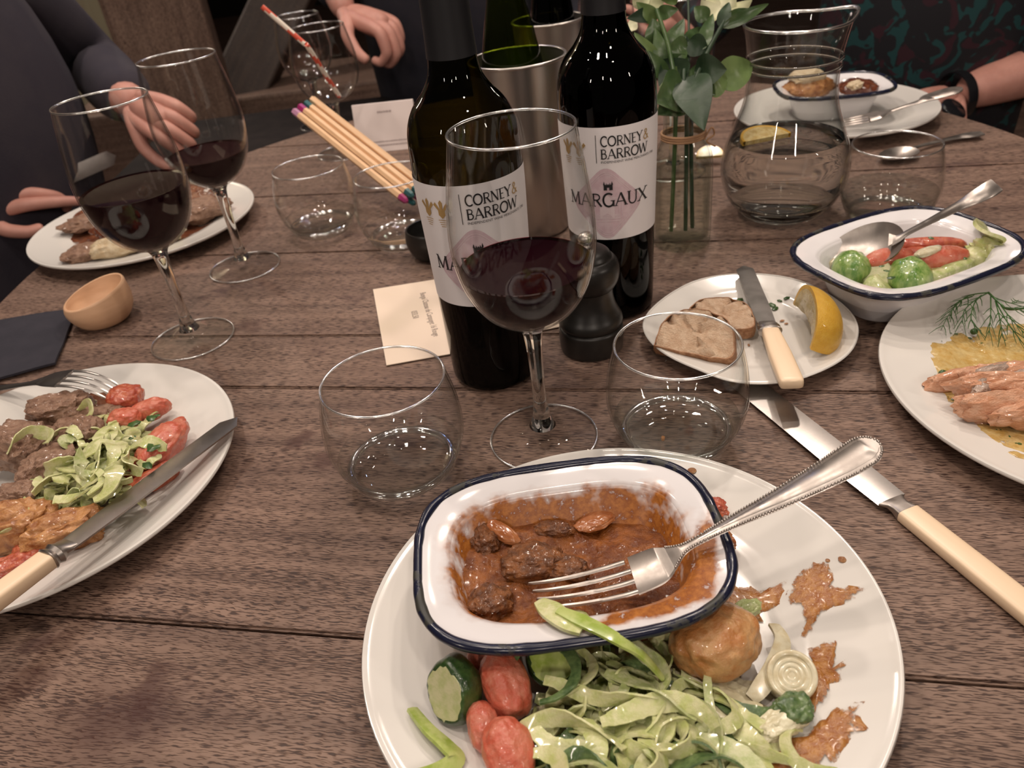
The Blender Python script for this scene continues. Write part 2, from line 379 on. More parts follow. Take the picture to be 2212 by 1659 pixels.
STEW = M('paprika_stew', (0.150, 0.038, 0.006), 0.25, c2=(0.31, 0.100, 0.020), scale=106.4, bump=1.0, bscale=336, coat=0.12, detail=7)
SAUCE = M('paprika_sauce', (0.34, 0.13, 0.045), 0.2, c2=(0.46, 0.26, 0.12), scale=196, bump=0.8, bscale=728, coat=0.3)
def smear_mat(name, c, c2, scale, rough, cover=0.5, coat=0.3):
    """a wiped film of sauce: thick in the middle, broken and thin toward its edge"""
    m, nt = newmat(name)
    tc = nd(nt, 'ShaderNodeTexCoord').outputs['Object']
    d = nd(nt, 'ShaderNodeAttribute', props={'attribute_name': 'depth'}).outputs['Fac']
    n1 = nd(nt, 'ShaderNodeTexNoise', Vector=tc, Scale=scale, Detail=5.0, Roughness=0.65).outputs[0]
    n2 = nd(nt, 'ShaderNodeTexNoise', Vector=tc, Scale=scale * 2.7, Detail=4.0, Roughness=0.6).outputs[0]
    p = nd(nt, 'ShaderNodeBsdfPrincipled', Base_Color=mixc(nt, ramp(nt, n2, [(0.35, 0.0), (0.65, 1.0)]), c, c2), Roughness=rough)
    p.inputs['Coat Weight'].default_value = coat; p.inputs['Coat Roughness'].default_value = 0.1
    nt.links.new(nd(nt, 'ShaderNodeBump', Strength=0.6, Distance=0.002, Height=n2).outputs[0], p.inputs['Normal'])
    a = ramp(nt, math_(nt, 'ADD', math_(nt, 'MULTIPLY', d, 0.75), math_(nt, 'MULTIPLY_ADD', n1, 1.3, -0.65 + cover * 0.3)), [(0.13, 0.0), (0.21, 0.88), (0.4, 1.0)])
    t = nd(nt, 'ShaderNodeBsdfTransparent')
    out(nt, nd(nt, 'ShaderNodeMixShader', i0=a, i1=t.outputs[0], i2=p.outputs[0]).outputs[0]); return m
SMEAR = smear_mat('wiped_paprika_sauce', (0.27, 0.082, 0.010), (0.42, 0.185, 0.040), 95, 0.28, 0.10, 0.15)
MUSTARD_SMEAR = smear_mat('runny_mustard_sauce', (0.50, 0.31, 0.085), (0.62, 0.47, 0.21), 60, 0.14, 0.75, 0.6)
CREAM_SMEAR = smear_mat('wiped_dressing', (0.62, 0.55, 0.36), (0.55, 0.42, 0.22), 60, 0.18, 0.4, 0.4)
GRAVY_SMEAR = smear_mat('wiped_gravy', (0.11, 0.030, 0.016), (0.22, 0.085, 0.042), 40, 0.2, 0.7, 0.3)
BEEF = M('stewed_beef', (0.105, 0.034, 0.009), 0.32, c2=(0.25, 0.088, 0.022), scale=168, bump=1.0, bscale=448, coat=0.3)
ONION = M('stewed_onion', (0.30, 0.095, 0.030), 0.22, c2=(0.40, 0.16, 0.065), scale=140, coat=0.5)
LAMB = M('roast_lamb', (0.36, 0.215, 0.145), 0.36, c2=(0.21, 0.110, 0.068), scale=182, bump=1.0, bscale=616, coat=0.2)
TOMATO = M('cooked_tomato', (0.51, 0.100, 0.055), 0.24, c2=(0.57, 0.19, 0.12), scale=134.4, bump=0.5, bscale=364, coat=0.25, sss=0.1)
TOMATO_DARK = M('roasted_tomato', (0.36, 0.055, 0.028), 0.24, c2=(0.50, 0.13, 0.06), scale=168, bump=0.5, bscale=420, coat=0.5)
CAB_PALE = M('pale_cabbage', (0.62, 0.61, 0.34), 0.26, c2=(0.47, 0.51, 0.19), scale=168, bump=0.3, bscale=700, coat=0.5, sss=0.1)
CAB_GREEN = M('green_cabbage', (0.36, 0.42, 0.15), 0.24, c2=(0.54, 0.55, 0.31), scale=196, bump=0.3, bscale=700, coat=0.5)
CAB_DARK = M('dark_green_cabbage', (0.055, 0.105, 0.035), 0.22, c2=(0.13, 0.20, 0.07), scale=196, bump=0.3, bscale=700, coat=0.5)
CREAMY = M('creamy_dressing', (0.66, 0.62, 0.44), 0.18, c2=(0.60, 0.54, 0.34), scale=60, bump=0.4, bscale=160, coat=0.4)
SPROUT = M('sprout_skin', (0.016, 0.042, 0.010), 0.2, c2=(0.05, 0.10, 0.024), scale=112, bump=0.35, bscale=252, coat=0.4)
SPROUT_LIGHT = M('bright_sprout_skin', (0.085, 0.20, 0.030), 0.2, c2=(0.28, 0.38, 0.12), scale=168, bump=0.4, bscale=252, coat=0.6, stretch=(1, 1, 0.35))
SPROUT_CUT = M('sprout_cut_face', (0.52, 0.50, 0.29), 0.24, c2=(0.40, 0.43, 0.19), scale=168, bump=0.2, bscale=560, coat=0.5)
POTATO = M('roast_potato', (0.50, 0.24, 0.085), 0.36, c2=(0.27, 0.095, 0.026), scale=126, bump=0.6, bscale=392, coat=0.3)
POTATO_PALE = M('sauced_potato', (0.54, 0.30, 0.125), 0.30, c2=(0.42, 0.17, 0.050), scale=112, bump=0.5, bscale=364, coat=0.4)
LEEK = M('leek_green', (0.30, 0.40, 0.07), 0.2, c2=(0.46, 0.52, 0.18), scale=112, coat=0.5, stretch=(1, 1, 1))
LEEK_WHITE = M('leek_white', (0.68, 0.63, 0.46), 0.22, c2=(0.58, 0.50, 0.32), scale=168, coat=0.5)
HERB = M('chopped_herb', (0.025, 0.065, 0.015), 0.3, c2=(0.06, 0.12, 0.03), scale=224)
DILL = M('dill_green', (0.030, 0.085, 0.020), 0.4, c2=(0.05, 0.12, 0.03), scale=224)
SALMON = M('salmon_flesh', (0.66, 0.31, 0.17), 0.28, c2=(0.74, 0.42, 0.27), scale=100.8, bump=0.9, bscale=336, coat=0.4, stretch=(1, 2.2, 2.2))
SALMON_SKIN = M('salmon_grey_fat', (0.33, 0.25, 0.20), 0.25, c2=(0.46, 0.34, 0.27), scale=140, bump=0.8, bscale=420, coat=0.5)
MUSTARD = M('mustard_sauce', (0.52, 0.33, 0.085), 0.14, c2=(0.64, 0.50, 0.22), scale=106.4, bump=0.5, bscale=420, coat=0.6)
CRUMB = M('bread_crumb', (0.60, 0.40, 0.26), 0.8, c2=(0.72, 0.53, 0.37), scale=196, bump=1.0, bscale=728)
CRUST = M('bread_crust', (0.30, 0.13, 0.055), 0.6, c2=(0.46, 0.25, 0.13), scale=252, bump=0.6, bscale=728)
RIND = M('lemon_rind', (0.66, 0.36, 0.030), 0.32, c2=(0.72, 0.43, 0.05), scale=196, bump=0.5, bscale=1176, coat=0.2)
PITH = M('lemon_flesh', (0.66, 0.52, 0.24), 0.25, c2=(0.52, 0.36, 0.12), scale=168, bump=0.6, bscale=420, coat=0.4)
GRAVY = M('dark_gravy', (0.090, 0.022, 0.012), 0.14, c2=(0.18, 0.060, 0.028), scale=112, bump=0.4, bscale=252, coat=0.4)
MASH = M('creamy_mash', (0.66, 0.55, 0.38), 0.4, c2=(0.56, 0.42, 0.25), scale=168, bump=0.9, bscale=448)
LEAF = M('leaf_green', (0.050, 0.095, 0.032), 0.32, c2=(0.085, 0.14, 0.05), scale=50, bump=0.2, bscale=80)
LEAF_DARK = M('dark_leaf', (0.020, 0.045, 0.020), 0.48, c2=(0.03, 0.06, 0.026), scale=50, bump=0.2, bscale=80)
LEAF_LIGHT = M('light_leaf', (0.13, 0.20, 0.065), 0.35, c2=(0.18, 0.26, 0.09), scale=40)
PETAL = M('cream_petal', (0.70, 0.68, 0.46), 0.5, c2=(0.62, 0.62, 0.36), scale=40)
TWINE = M('jute_twine', (0.42, 0.24, 0.13), 0.85, bump=0.6, bscale=900)
PENCILWOOD = M('bare_pencil_wood', (0.78, 0.52, 0.31), 0.5, c2=(0.70, 0.44, 0.25), scale=30, stretch=(1, 8, 8))
MAGENTA = M('magenta_paint', (0.32, 0.02, 0.13), 0.35); TEAL = M('teal_paint', (0.015, 0.10, 0.11), 0.35); LILAC = M('lilac_paint', (0.45, 0.22, 0.34), 0.4)
RED = M('red_stripe', (0.68, 0.10, 0.055), 0.5); WHITE = M('white_paper', (0.80, 0.72, 0.62), 0.5)
CREAMWALL = M('cream_plaster', (0.40, 0.37, 0.25), 0.8, c2=(0.36, 0.32, 0.22), scale=6, stretch=(6, 6, 0.5))
DARKWALL = M('dark_plaster', (0.016, 0.013, 0.011), 0.9, c2=(0.022, 0.018, 0.015), scale=3)
BLACKLEATHER = M('black_upholstery', (0.010, 0.007, 0.007), 0.85, spec=0.2, c2=(0.018, 0.013, 0.012), scale=20)
BROWNWOOD = M('brown_chair_wood', (0.10, 0.045, 0.025), 0.45, c2=(0.07, 0.03, 0.017), scale=20)
WATCH = M('black_watch', (0.010, 0.010, 0.012), 0.18)

# ------------------------------------------------------------------ the room
def box(lo, hi):
    x0, y0, z0 = lo; x1, y1, z1 = hi
    V = [(x0, y0, z0), (x1, y0, z0), (x1, y1, z0), (x0, y1, z0), (x0, y0, z1), (x1, y0, z1), (x1, y1, z1), (x0, y1, z1)]
    return V, [(3, 2, 1, 0), (4, 5, 6, 7), (0, 1, 5, 4), (1, 2, 6, 5), (2, 3, 7, 6), (3, 0, 4, 7)]
FZ = -0.75
def cham(VF, b):
    bm = bmesh.new(); vs = [bm.verts.new(v) for v in VF[0]]
    for f in VF[1]: bm.faces.new([vs[i] for i in f])
    bmesh.ops.bevel(bm, geom=list(bm.edges), offset=b, segments=2, affect='EDGES', profile=0.5)
    bm.verts.index_update()
    r = ([v.co.copy() for v in bm.verts], [tuple(v.index for v in f.verts) for f in bm.faces]); bm.free(); return r
fl = tag(mesh('floor', box((-6, -3, FZ - 0.06), (6, 9.2, FZ - 0.012)), DARKWALL, smooth=False), kind='structure')
y = -3.0; k = 0
while y < 9.0:
    w = 0.19
    bmesh_ = cham(box((-6, y, FZ - 0.03), (6, y + w - 0.004, FZ)), 0.003)
    b = mesh('floor_board', (bmesh_[0], bmesh_[1]), FLOOR_OAK, fl, smooth=False); y += w; k += 1
tag(mesh('wall_back', box((-6, 9.0, FZ), (6, 9.2, 2.2)), DARKWALL, smooth=False), kind='structure')
tag(mesh('wall_right', box((5.9, -3, FZ), (6.1, 9.1, 2.2)), DARKWALL, smooth=False), kind='structure')
# cream wall end beside the timber post, far left
pA = dp(140, 60, 3.3); pB = dp(262, 60, 3.3)
tag(mesh('wall_left', cham(box((pA.x - 2.5, pA.y, FZ), (pB.x + 0.12, pA.y + 0.15, 2.2)), 0.01), CREAMWALL, smooth=False), kind='structure')

# timber post and raking brace
pp = dp(355, 60, 2.35)
t = thing('timber_post', 'square weathered timber post standing behind the two left wine glasses', 'post', (pp.x, pp.y, FZ), mat=Matrix.Translation((pp.x, pp.y, FZ)) @ Matrix.Rotation(radians(12), 4, 'Z'))
post = cham(box((-0.135, -0.12, 0), (0.135, 0.12, 2.9)), 0.014)
mesh('post_shaft', ([Matrix.Rotation(radians(90), 4, 'Y').inverted() @ v for v in post[0]], post[1]), POST_OAK, t, smooth=False).rotation_euler = (0, radians(90), 0)
bA = dp(500, 240, 3.0); bB = dp(640, -60, 3.0)
ln = (bB - bA).length
Mx = frame(bA, bB - bA, up=Vector((0, -1, 0.2)))
tag(mesh('timber_brace', cham(box((-0.25, -0.10, -0.06), (ln + 0.6, 0.10, 0.06)), 0.01), OLD_OAK, smooth=False), 'dark slanting timber brace leaning behind the far wine glass', 'beam').matrix_world = Mx

# a dark bench seat under the far side of the table and a brown chair beyond
c0 = dp(655, 262, 1.75)
t = thing('upholstered_bench', 'black upholstered bench seat pushed in at the far side of the table', 'bench', (c0.x, c0.y, FZ))
s = -FZ + c0.z
mesh('seat', cham(box((-0.36, -0.26, s - 0.09), (0.26, 0.16, s)), 0.025), BLACKLEATHER, t)
for sx in (-0.32, 0.22):
    for sy in (-0.22, 0.12): mesh('leg', cham(box((sx - 0.02, sy - 0.02, 0), (sx + 0.02, sy + 0.02, s - 0.0895)), 0.004), BROWNWOOD, t, smooth=False)
c1 = dp(600, 150, 3.4)
t = thing('wooden_stool', 'brown wooden stool standing on the floor beyond the slanting brace', 'stool', (c1.x, c1.y, FZ))
mesh('seat', cham(box((-0.2, -0.2, 0.42), (0.2, 0.2, 0.46)), 0.01), BROWNWOOD, t)
for sx in (-0.17, 0.17):
    for sy in (-0.17, 0.17): mesh('leg', tube([(sx, sy, 0), (sx * 0.85, sy * 0.85, 0.42)], [0.016, 0.02], 10), BROWNWOOD, t)
pf = dp(560, 205, 2.9)
tag(mesh('floor_step', cham(box((pf.x - 0.75, pf.y, FZ), (pf.x + 0.9, pf.y + 0.5, pf.z)), 0.012), FLOOR_OAK, smooth=False, base=True), 'low pale wooden step on the floor behind the far chair', 'step')

# ------------------------------------------------------------------ table: oak planks, rounded far end
TC = Vector((0.0515, 0.830)); TR = 0.598; PA = radians(-13.7)
outl = [(TC.x + TR * cos(a), TC.y + TR * sin(a)) for a in [pi * k / 60 for k in range(61)]]
outl += [(TC.x - TR, 0.10), (TC.x - TR + 0.05, 0.03), (TC.x + TR - 0.05, 0.03), (TC.x + TR, 0.10)]
ux, uy = cos(PA), sin(PA)
loc = [((x - TC.x) * ux + (y - TC.y) * uy, -(x - TC.x) * uy + (y - TC.y) * ux) for x, y in outl]
v0 = -TC.x * 0.237 * 0 + 0
def v_of(x, y): return -(x - TC.x) * uy + (y - TC.y) * ux
def clip(poly, lim, keep_above):
    r = []
    for i in range(len(poly)):
        a = poly[i]; b = poly[(i + 1) % len(poly)]
        ina = (a[1] >= lim) == keep_above; inb = (b[1] >= lim) == keep_above
        if ina: r.append(a)
        if ina != inb:
            q = (lim - a[1]) / (b[1] - a[1]); r.append((a[0] + (b[0] - a[0]) * q, lim))
    return r
table = thing('dining_table', 'long weathered oak plank dining table with a rounded far end', 'table', mat=Matrix.Translation((TC.x, TC.y, 0)) @ Matrix.Rotation(PA, 4, 'Z'))
p1 = at(5, 832); p2 = at(1290, 842); p3 = at(2190, 850); s1 = (v_of(p1.x, p1.y) + v_of(p3.x, p3.y)) / 2
q1 = at(210, 1325); q2 = at(2180, 1492); s2 = (v_of(q1.x, q1.y) + v_of(q2.x, q2.y)) / 2
g1 = at(560, 430); g2 = at(2130, 352); s4 = (v_of(g1.x, g1.y) + v_of(g2.x, g2.y)) / 2
h1 = at(620, 724); h2 = at(1853, 720); s3 = (v_of(h1.x, h1.y) + v_of(h2.x, h2.y)) / 2
seams = [-1.5, s2 - 0.235, s2, s1, s3, (s3 + s4) / 2, s4, s4 + 0.22, 1.5]
for i in range(len(seams) - 1):
    g = 0.0009
    lo = seams[i] + g; hi = seams[i + 1] - g
    poly = clip(clip(loc, lo, True), hi, False)
    if len(poly) < 3: continue
    dz = 0.0006 * ((i * 7) % 3 - 1)
    bm = bmesh.new(); vs = [bm.verts.new((x, yy, 0.0)) for x, yy in poly]
    f = bm.faces.new(vs); bm.normal_update()
    if f.normal.z < 0: f.normal_flip()
    ex = bmesh.ops.extrude_face_region(bm, geom=[f]); 
    for e in ex['geom']:
        if isinstance(e, bmesh.types.BMVert): e.co.z = -0.04
    bm.normal_update(); bmesh.ops.recalc_face_normals(bm, faces=bm.faces)
    topedges = [e for e in bm.edges if all(abs(vv.co.z) < 1e-6 for vv in e.verts)]
    bmesh.ops.bevel(bm, geom=topedges, offset=0.0014, segments=2, affect='EDGES')
    bm.verts.index_update()
    VF = ([v.co.copy() for v in bm.verts], [tuple(v.index for v in f.verts) for f in bm.faces]); bm.free()
    o = mesh('plank', VF, OAK, table, smooth=False)
for x, y in ((-0.35, -0.5), (0.35, -0.5), (-0.28, 0.3), (0.28, 0.3)):
    mesh('leg', cham(box((x - 0.045, y - 0.045, FZ), (x + 0.045, y + 0.045, -0.0405)), 0.008), OLD_OAK, table, smooth=False)

# ------------------------------------------------------------------ glassware
def wine_glass(name, label, px, py, z=0.0, level=None, kz=1.0, kr=1.0, group=None, pos=None):
    p = pos or at(px, py, z)
    t = thing(name, label, 'wine glass', (p.x, p.y, z), group)
    foot = cr([(0.0386, 0.0009), (0.0372, 0.0022), (0.028, 0.0036), (0.016, 0.0062), (0.0096, 0.0115)], 6)
    foot = [(0, 0.0004), (0.036, 0.0002), (0.0384, 0.0004)] + foot + [(0, 0.0125)]
    stem = cr([(0.0094, 0.0118), (0.0070, 0.0175), (0.0052, 0.027), (0.0046, 0.042), (0.0047, 0.060), (0.0056, 0.078), (0.0070, 0.089), (0.0100, 0.0945)], 6)
    outer = cr([(0.0103, 0.0950), (0.0185, 0.0985), (0.0300, 0.1080), (0.0392, 0.1240), (0.0438, 0.1430), (0.0447, 0.1600), (0.0432, 0.1780), (0.0402, 0.1980), (0.0366, 0.2195)], 7)
    inner = [(max(r - 0.0011, 0.0), zz + (0.0016 if i < 8 else 0)) for i, (r, zz) in enumerate(outer)]
    sc = lambda P: [(r * kr, zz * kz) for r, zz in P]
    bowl = [(0, 0.0950)] + outer + [(0.0363, 0.2203), (0.0358, 0.2203)] + inner[::-1] + [(0, 0.0985)]
    mesh('foot', lathe(sc(foot), 72), FOOT_GLASS, t)
    mesh('foot_rim', tube([(0.0380 * kr * cos(a), 0.0380 * kr * sin(a), 0.0013) for a in [2 * pi * k / 80 for k in range(80)]], 0.0008, 8, closed=True), RIM, t)
    mesh('stem', lathe([(0, 0.0119)] + sc(stem) + [(0, 0.0946 * kz)], 32), GLASS_RIM, t)
    b = mesh('bowl', lathe(sc(bowl), 80), GLASS, t)
    mesh('rim', tube([(0.0362 * kr * cos(a), 0.0362 * kr * sin(a), 0.2203 * kz) for a in [2 * pi * k / 80 for k in range(80)]], 0.00085, 8, closed=True), RIM, b)
    if level:
        w = [(0, 0.0990)] + [(max(r - 0.0014, 0.001), zz + 0.0014) for r, zz in outer if zz + 0.0014 < level]
        rl = next(r for r, zz in outer if zz >= level) - 0.0014
        w += [(rl, level)]
        mesh('wine', lathe(sc(w + [(rl - 0.0022, level - 0.0004), (0, level - 0.0004)]), 80), WINE, t)
        mesh('wine_edge', lathe(sc([(rl - 0.0030, level - 0.0002), (rl, level + 0.0004)]), 80), WINE_EDGE, t)
    return t
wine_glass('wine_glass', 'large red wine glass standing behind the near plate, in front of the bottles', 1175, 945, level=0.136)
wine_glass('wine_glass', 'nearer of the two red wine glasses on the left, beside the pale salt pot', 418, 733, level=0.149)
wine_glass('wine_glass', 'farther red wine glass on the left, rising over the far left plate', 530, 578, level=0.129)
wine_glass('water_glass', 'stemmed clear glass with the striped straw, behind the bundle of pencils', 0, 0, kz=0.80, kr=1.05, pos=Vector((-0.2053, 1.1865, 0)))
sp = Vector((-0.262, 1.36, 0))
wine_glass('wine_glass', 'empty stemmed glass behind the glass with the striped straw', 0, 0, kz=0.78, kr=0.95, pos=sp)
wine_glass('wine_glass', 'empty stemmed glass between the flower vase and the water carafe', 0, 0, kz=0.90, kr=1.0, pos=Vector((0.232, 0.93, 0)))
wine_glass('wine_glass', 'empty stemmed glass far behind the green leaves of the vase', 0, 0, kz=0.88, kr=0.9, pos=Vector((0.20, 1.20, 0)))

def tumbler(label, px, py, water=None, group=None, h=0.078):
    p = at(px, py, h)
    t = thing('tumbler', label, 'tumbler', (p.x, p.y, 0), group)
    k = h / 0.078
    outer = cr([(0.0285, 0.0012), (0.0335, 0.0048), (0.0402, 0.0150), (0.0455, 0.0300), (0.0466, 0.0430), (0.0449, 0.0590), (0.0404, 0.0780)], 7)
    base = [(0, 0.0006), (0.022, 0.0003), (0.0272, 0.0004)] + [q for q in outer if q[1] < 0.0205] + [(0.0424, 0.0205), (0.0408, 0.0203), (0.0375, 0.0140), (0.0330, 0.0102), (0.0250, 0.0088), (0, 0.0086)]
    wall_o = [q for q in outer if q[1] >= 0.0206]
    wall = [(0.0424, 0.0206)] + wall_o + [(0.0402, 0.0786), (0.0396, 0.0786)] + [(r - 0.0013, zz) for r, zz in wall_o[::-1]] + [(0.0410, 0.0206)]
    sc = lambda P: [(r, zz * k) for r, zz in P]
    mesh('thick_base', lathe(sc(base), 80), BASE_GLASS, t)
    mesh('glint_ring', tube([(0.0352 * cos(a), 0.0352 * sin(a), 0.0105 * k) for a in [2 * pi * q / 80 for q in range(80)]], 0.0030, 12, closed=True), GLINT_RING, t)  # ring added for bright arcs, standing in for glints of the thick base
    b = mesh('wall', lathe(sc(wall), 80), GLASS, t)
    mesh('rim', tube([(0.0399 * cos(a), 0.0399 * sin(a), 0.0786 * k) for a in [2 * pi * q / 80 for q in range(80)]], 0.0009, 8, closed=True), RIM, b)
    if water:
        wl = [(0, 0.0089), (0.0248, 0.0091), (0.0328, 0.0106), (0.0372, 0.0143), (0.0403, 0.0203)] + [(r - 0.0016, zz) for r, zz in wall_o if zz < water]
        rl = wl[-1][0]
        mesh('water', lathe(sc(wl + [(rl + 0.0002, water), (0, water)]), 80), THIN_WATER, t)
    return t
tumbler('empty clear tumbler on bare oak, left of the tall near wine glass', 826, 822)
tumbler('clear tumbler with a little water, between pepper mill and table knife', 1463, 745, water=0.022)
tumbler('clear empty tumbler at mid table, left of the tumbler holding pencils', 665, 362)
tumbler('clear tumbler holding the pencils, partly hidden behind the left bottle', 845, 378)
tumbler('clear tumbler of water standing right of the carafe', 1938, 312, water=0.034)

# ------------------------------------------------------------------ lettering drawn as pen strokes
def arc(cx, cy, rx, ry, a0, a1, n=14): return [(cx + rx * cos(radians(a0 + (a1 - a0) * i / n)), cy + ry * sin(radians(a0 + (a1 - a0) * i / n))) for i in range(n + 1)]
TK, TN, SF = 0.15, 0.075, 0.06
def L(*p): return list(p)
def serif(x, y, w=0.17): return ([(x - w, y), (x + w, y)], SF)
GL = {
 'C': (0.80, [(arc(.46, .5, .40, .5, 48, 312, 20), TK), ([(.73, .87), (.75, .70)], SF)]),
 'O': (0.98, [(arc(.49, .5, .42, .48, 0, 360, 28), TK)]),
 'R': (0.80, [([(.16, 0), (.16, 1)], TK), (L((.16, .96)) + arc(.40, .73, .24, .23, 90, -90, 12) + L((.16, .50)), TN * 1.3), ([(.40, .50), (.76, .0)], TK)]),
 'N': (0.92, [([(.13, 0), (.13, 1)], TN), ([(.13, .98), (.78, .02)], TK), ([(.78, 0), (.78, 1)], TN)]),
 'E': (0.68, [([(.16, 0), (.16, 1)], TK), ([(.16, .96), (.58, .96)], TN), ([(.16, .5), (.52, .5)], TN), ([(.16, .04), (.60, .04)], TN)]),
 'Y': (0.82, [([(.04, 1), (.41, .48)], TK), ([(.78, 1), (.41, .48)], TN), ([(.41, 0), (.41, .5)], TK)]),
 'B': (0.76, [([(.16, 0), (.16, 1)], TK), (L((.16, .96)) + arc(.36, .75, .22, .21, 90, -90, 10) + L((.16, .54)), TN * 1.3), (L((.16, .54)) + arc(.38, .29, .26, .25, 90, -90, 12) + L((.16, .04)), TN * 1.5)]),
 'A': (0.86, [([(.04, 0), (.42, 1)], TN), ([(.42, 1), (.82, 0)], TK), ([(.18, .34), (.68, .34)], TN)]),
 'W': (1.20, [([(.03, 1), (.32, 0)], TK), ([(.32, 0), (.60, .95)], TN), ([(.60, .95), (.88, 0)], TK), ([(.88, 0), (1.16, 1)], TN)]),
 'M': (1.10, [([(.16, 0), (.20, 1)], TN), ([(.18, 1), (.54, .08)], TK), ([(.54, .08), (.90, 1)], TN), ([(.90, 1), (.95, 0)], TK)]),
 'G': (0.92, [(arc(.48, .5, .40, .5, 50, 330, 20), TK), ([(.82, .0), (.82, .44)], TK), ([(.62, .44), (.94, .44)], SF)]),
 'U': (0.90, [(L((.17, 1)) + arc(.46, .34, .29, .33, 180, 360, 14) + L((.75, 1)), TN * 1.4), ([(.17, 1), (.17, .34)], TK)]),
 'X': (0.86, [([(.06, 1), (.80, 0)], TK), ([(.78, 1), (.06, 0)], TN)]),
 '&': (0.86, [(L((.80, .0), (.30, .72)) + arc(.42, .83, .14, .15, 200, -20, 10) + L((.52, .70), (.20, .42)) + arc(.36, .24, .24, .22, 130, 330, 12) + L((.72, .46)), TN * 1.4)]),
}
SERIFS = {'R': [(.16, 0), (.16, 1, .10)], 'N': [(.13, 0), (.13, 1, .12), (.78, 1)], 'E': [(.16, 1, .12), (.16, 0, .12)], 'Y': [(.41, 0), (.04, 1, .13), (.78, 1, .13)], 'B': [(.16, 1, .12), (.16, 0, .12)], 'A': [(.04, 0, .13), (.82, 0, .14)], 'W': [(.03, 1, .12), (1.16, 1, .12)], 'M': [(.16, 0, .14), (.95, 0, .15), (.17, 1, .1), (.92, 1, .1)], 'U': [(.17, 1, .14), (.75, 1, .14)], 'X': [(.06, 1, .14), (.80, 0, .14), (.06, 0, .14), (.78, 1, .14)]}
def strokes2d(strokes):
    V, F = [], []
    for pts, w in strokes:
        P = [Vector(p) for p in pts]
        if len(P) == 2:
            a, b = P; P = [a.lerp(b, k / 5) for k in range(6)]
        bI = len(V)
        for i, p in enumerate(P):
            tt = (P[min(i + 1, len(P) - 1)] - P[max(i - 1, 0)]).normalized(); nn = Vector((-tt.y, tt.x)) * w / 2
            V += [p + nn, p - nn]
        for i in range(len(P) - 1): F.append((bI + 2 * i, bI + 2 * i + 1, bI + 2 * i + 3, bI + 2 * i + 2))
    return V, F
def text2d(s, size, x0, y0, track=0.06, width=None, serifs=True):
    V, F = [], []; x = 0.0; adv = sum(GL[c][0] + track for c in s)
    k = (width / adv / size) if width else 1.0
    for c in s:
        st = list(GL[c][1])
        if serifs: st += [serif(q[0], q[1] * 0.94 + 0.03, q[2] if len(q) > 2 else 0.17) for q in SERIFS.get(c, [])]
        v, f = strokes2d(st); b = len(V)
        V += [Vector((x0 + (p.x + x) * size * k, y0 + p.y * size)) for p in v]; F += [tuple(i + b for i in q) for q in f]
        x += GL[c][0] + track
    return V, F
def font2d(s, size, x0, y0, shear=0.0):
    cu = bpy.data.curves.new('t', 'FONT'); cu.body = s; cu.size = size; cu.shear = shear; cu.resolution_u = 2
    o = bpy.data.objects.new('t', cu); COL.objects.link(o)
    dg = bpy.context.evaluated_depsgraph_get(); me = o.evaluated_get(dg).to_mesh()
    V = [Vector((v.co.x + x0, v.co.y + y0)) for v in me.vertices]; F = [tuple(p.vertices) for p in me.polygons]
    o.evaluated_get(dg).to_mesh_clear(); bpy.data.objects.remove(o); bpy.data.curves.remove(cu)
    return V, F
def poly2d(P, dense=6):
    """outline to a fan of rings so it bends round a bottle"""
    c = Vector((sum(p[0] for p in P) / len(P), sum(p[1] for p in P) / len(P))); n = len(P)
    V = [c]; F = []
    for k in range(1, dense + 1): V += [c.lerp(Vector(p), k / dense) for p in P]
    for i in range(n): F.append((0, 1 + i, 1 + (i + 1) % n))
    for k in range(dense - 1):
        for i in range(n):
            a = 1 + k * n + i; b = 1 + k * n + (i + 1) % n
            F.append((a, a + n, b + n, b))
    return V, F
def line2d(P, w, closed=True):
    V, F = [], []; P = [Vector(p) for p in P]; n = len(P)
    Q = []
    for i in range(n if closed else n - 1):
        a, b = P[i], P[(i + 1) % n]; m_ = max(1, int((b - a).length / 0.004)); Q += [a.lerp(b, k / m_) for k in range(m_)]
    if not closed: Q.append(P[-1])
    n = len(Q)
    for i, p in enumerate(Q):
        a = Q[i - 1] if (closed or i) else p; b = Q[(i + 1) % n] if (closed or i < n - 1) else p
        tt = (b - a).normalized(); nn = Vector((-tt.y, tt.x)) * w / 2; V += [p + nn, p - nn]
    for i in range(n if closed else n - 1):
        j = (i + 1) % n; F.append((2 * i, 2 * i + 1, 2 * j + 1, 2 * j))
    return V, F
def cat2(*ps):
    V, F = [], []
    for v, f in ps:
        b = len(V); V += v; F += [tuple(i + b for i in q) for q in f]
    return V, F

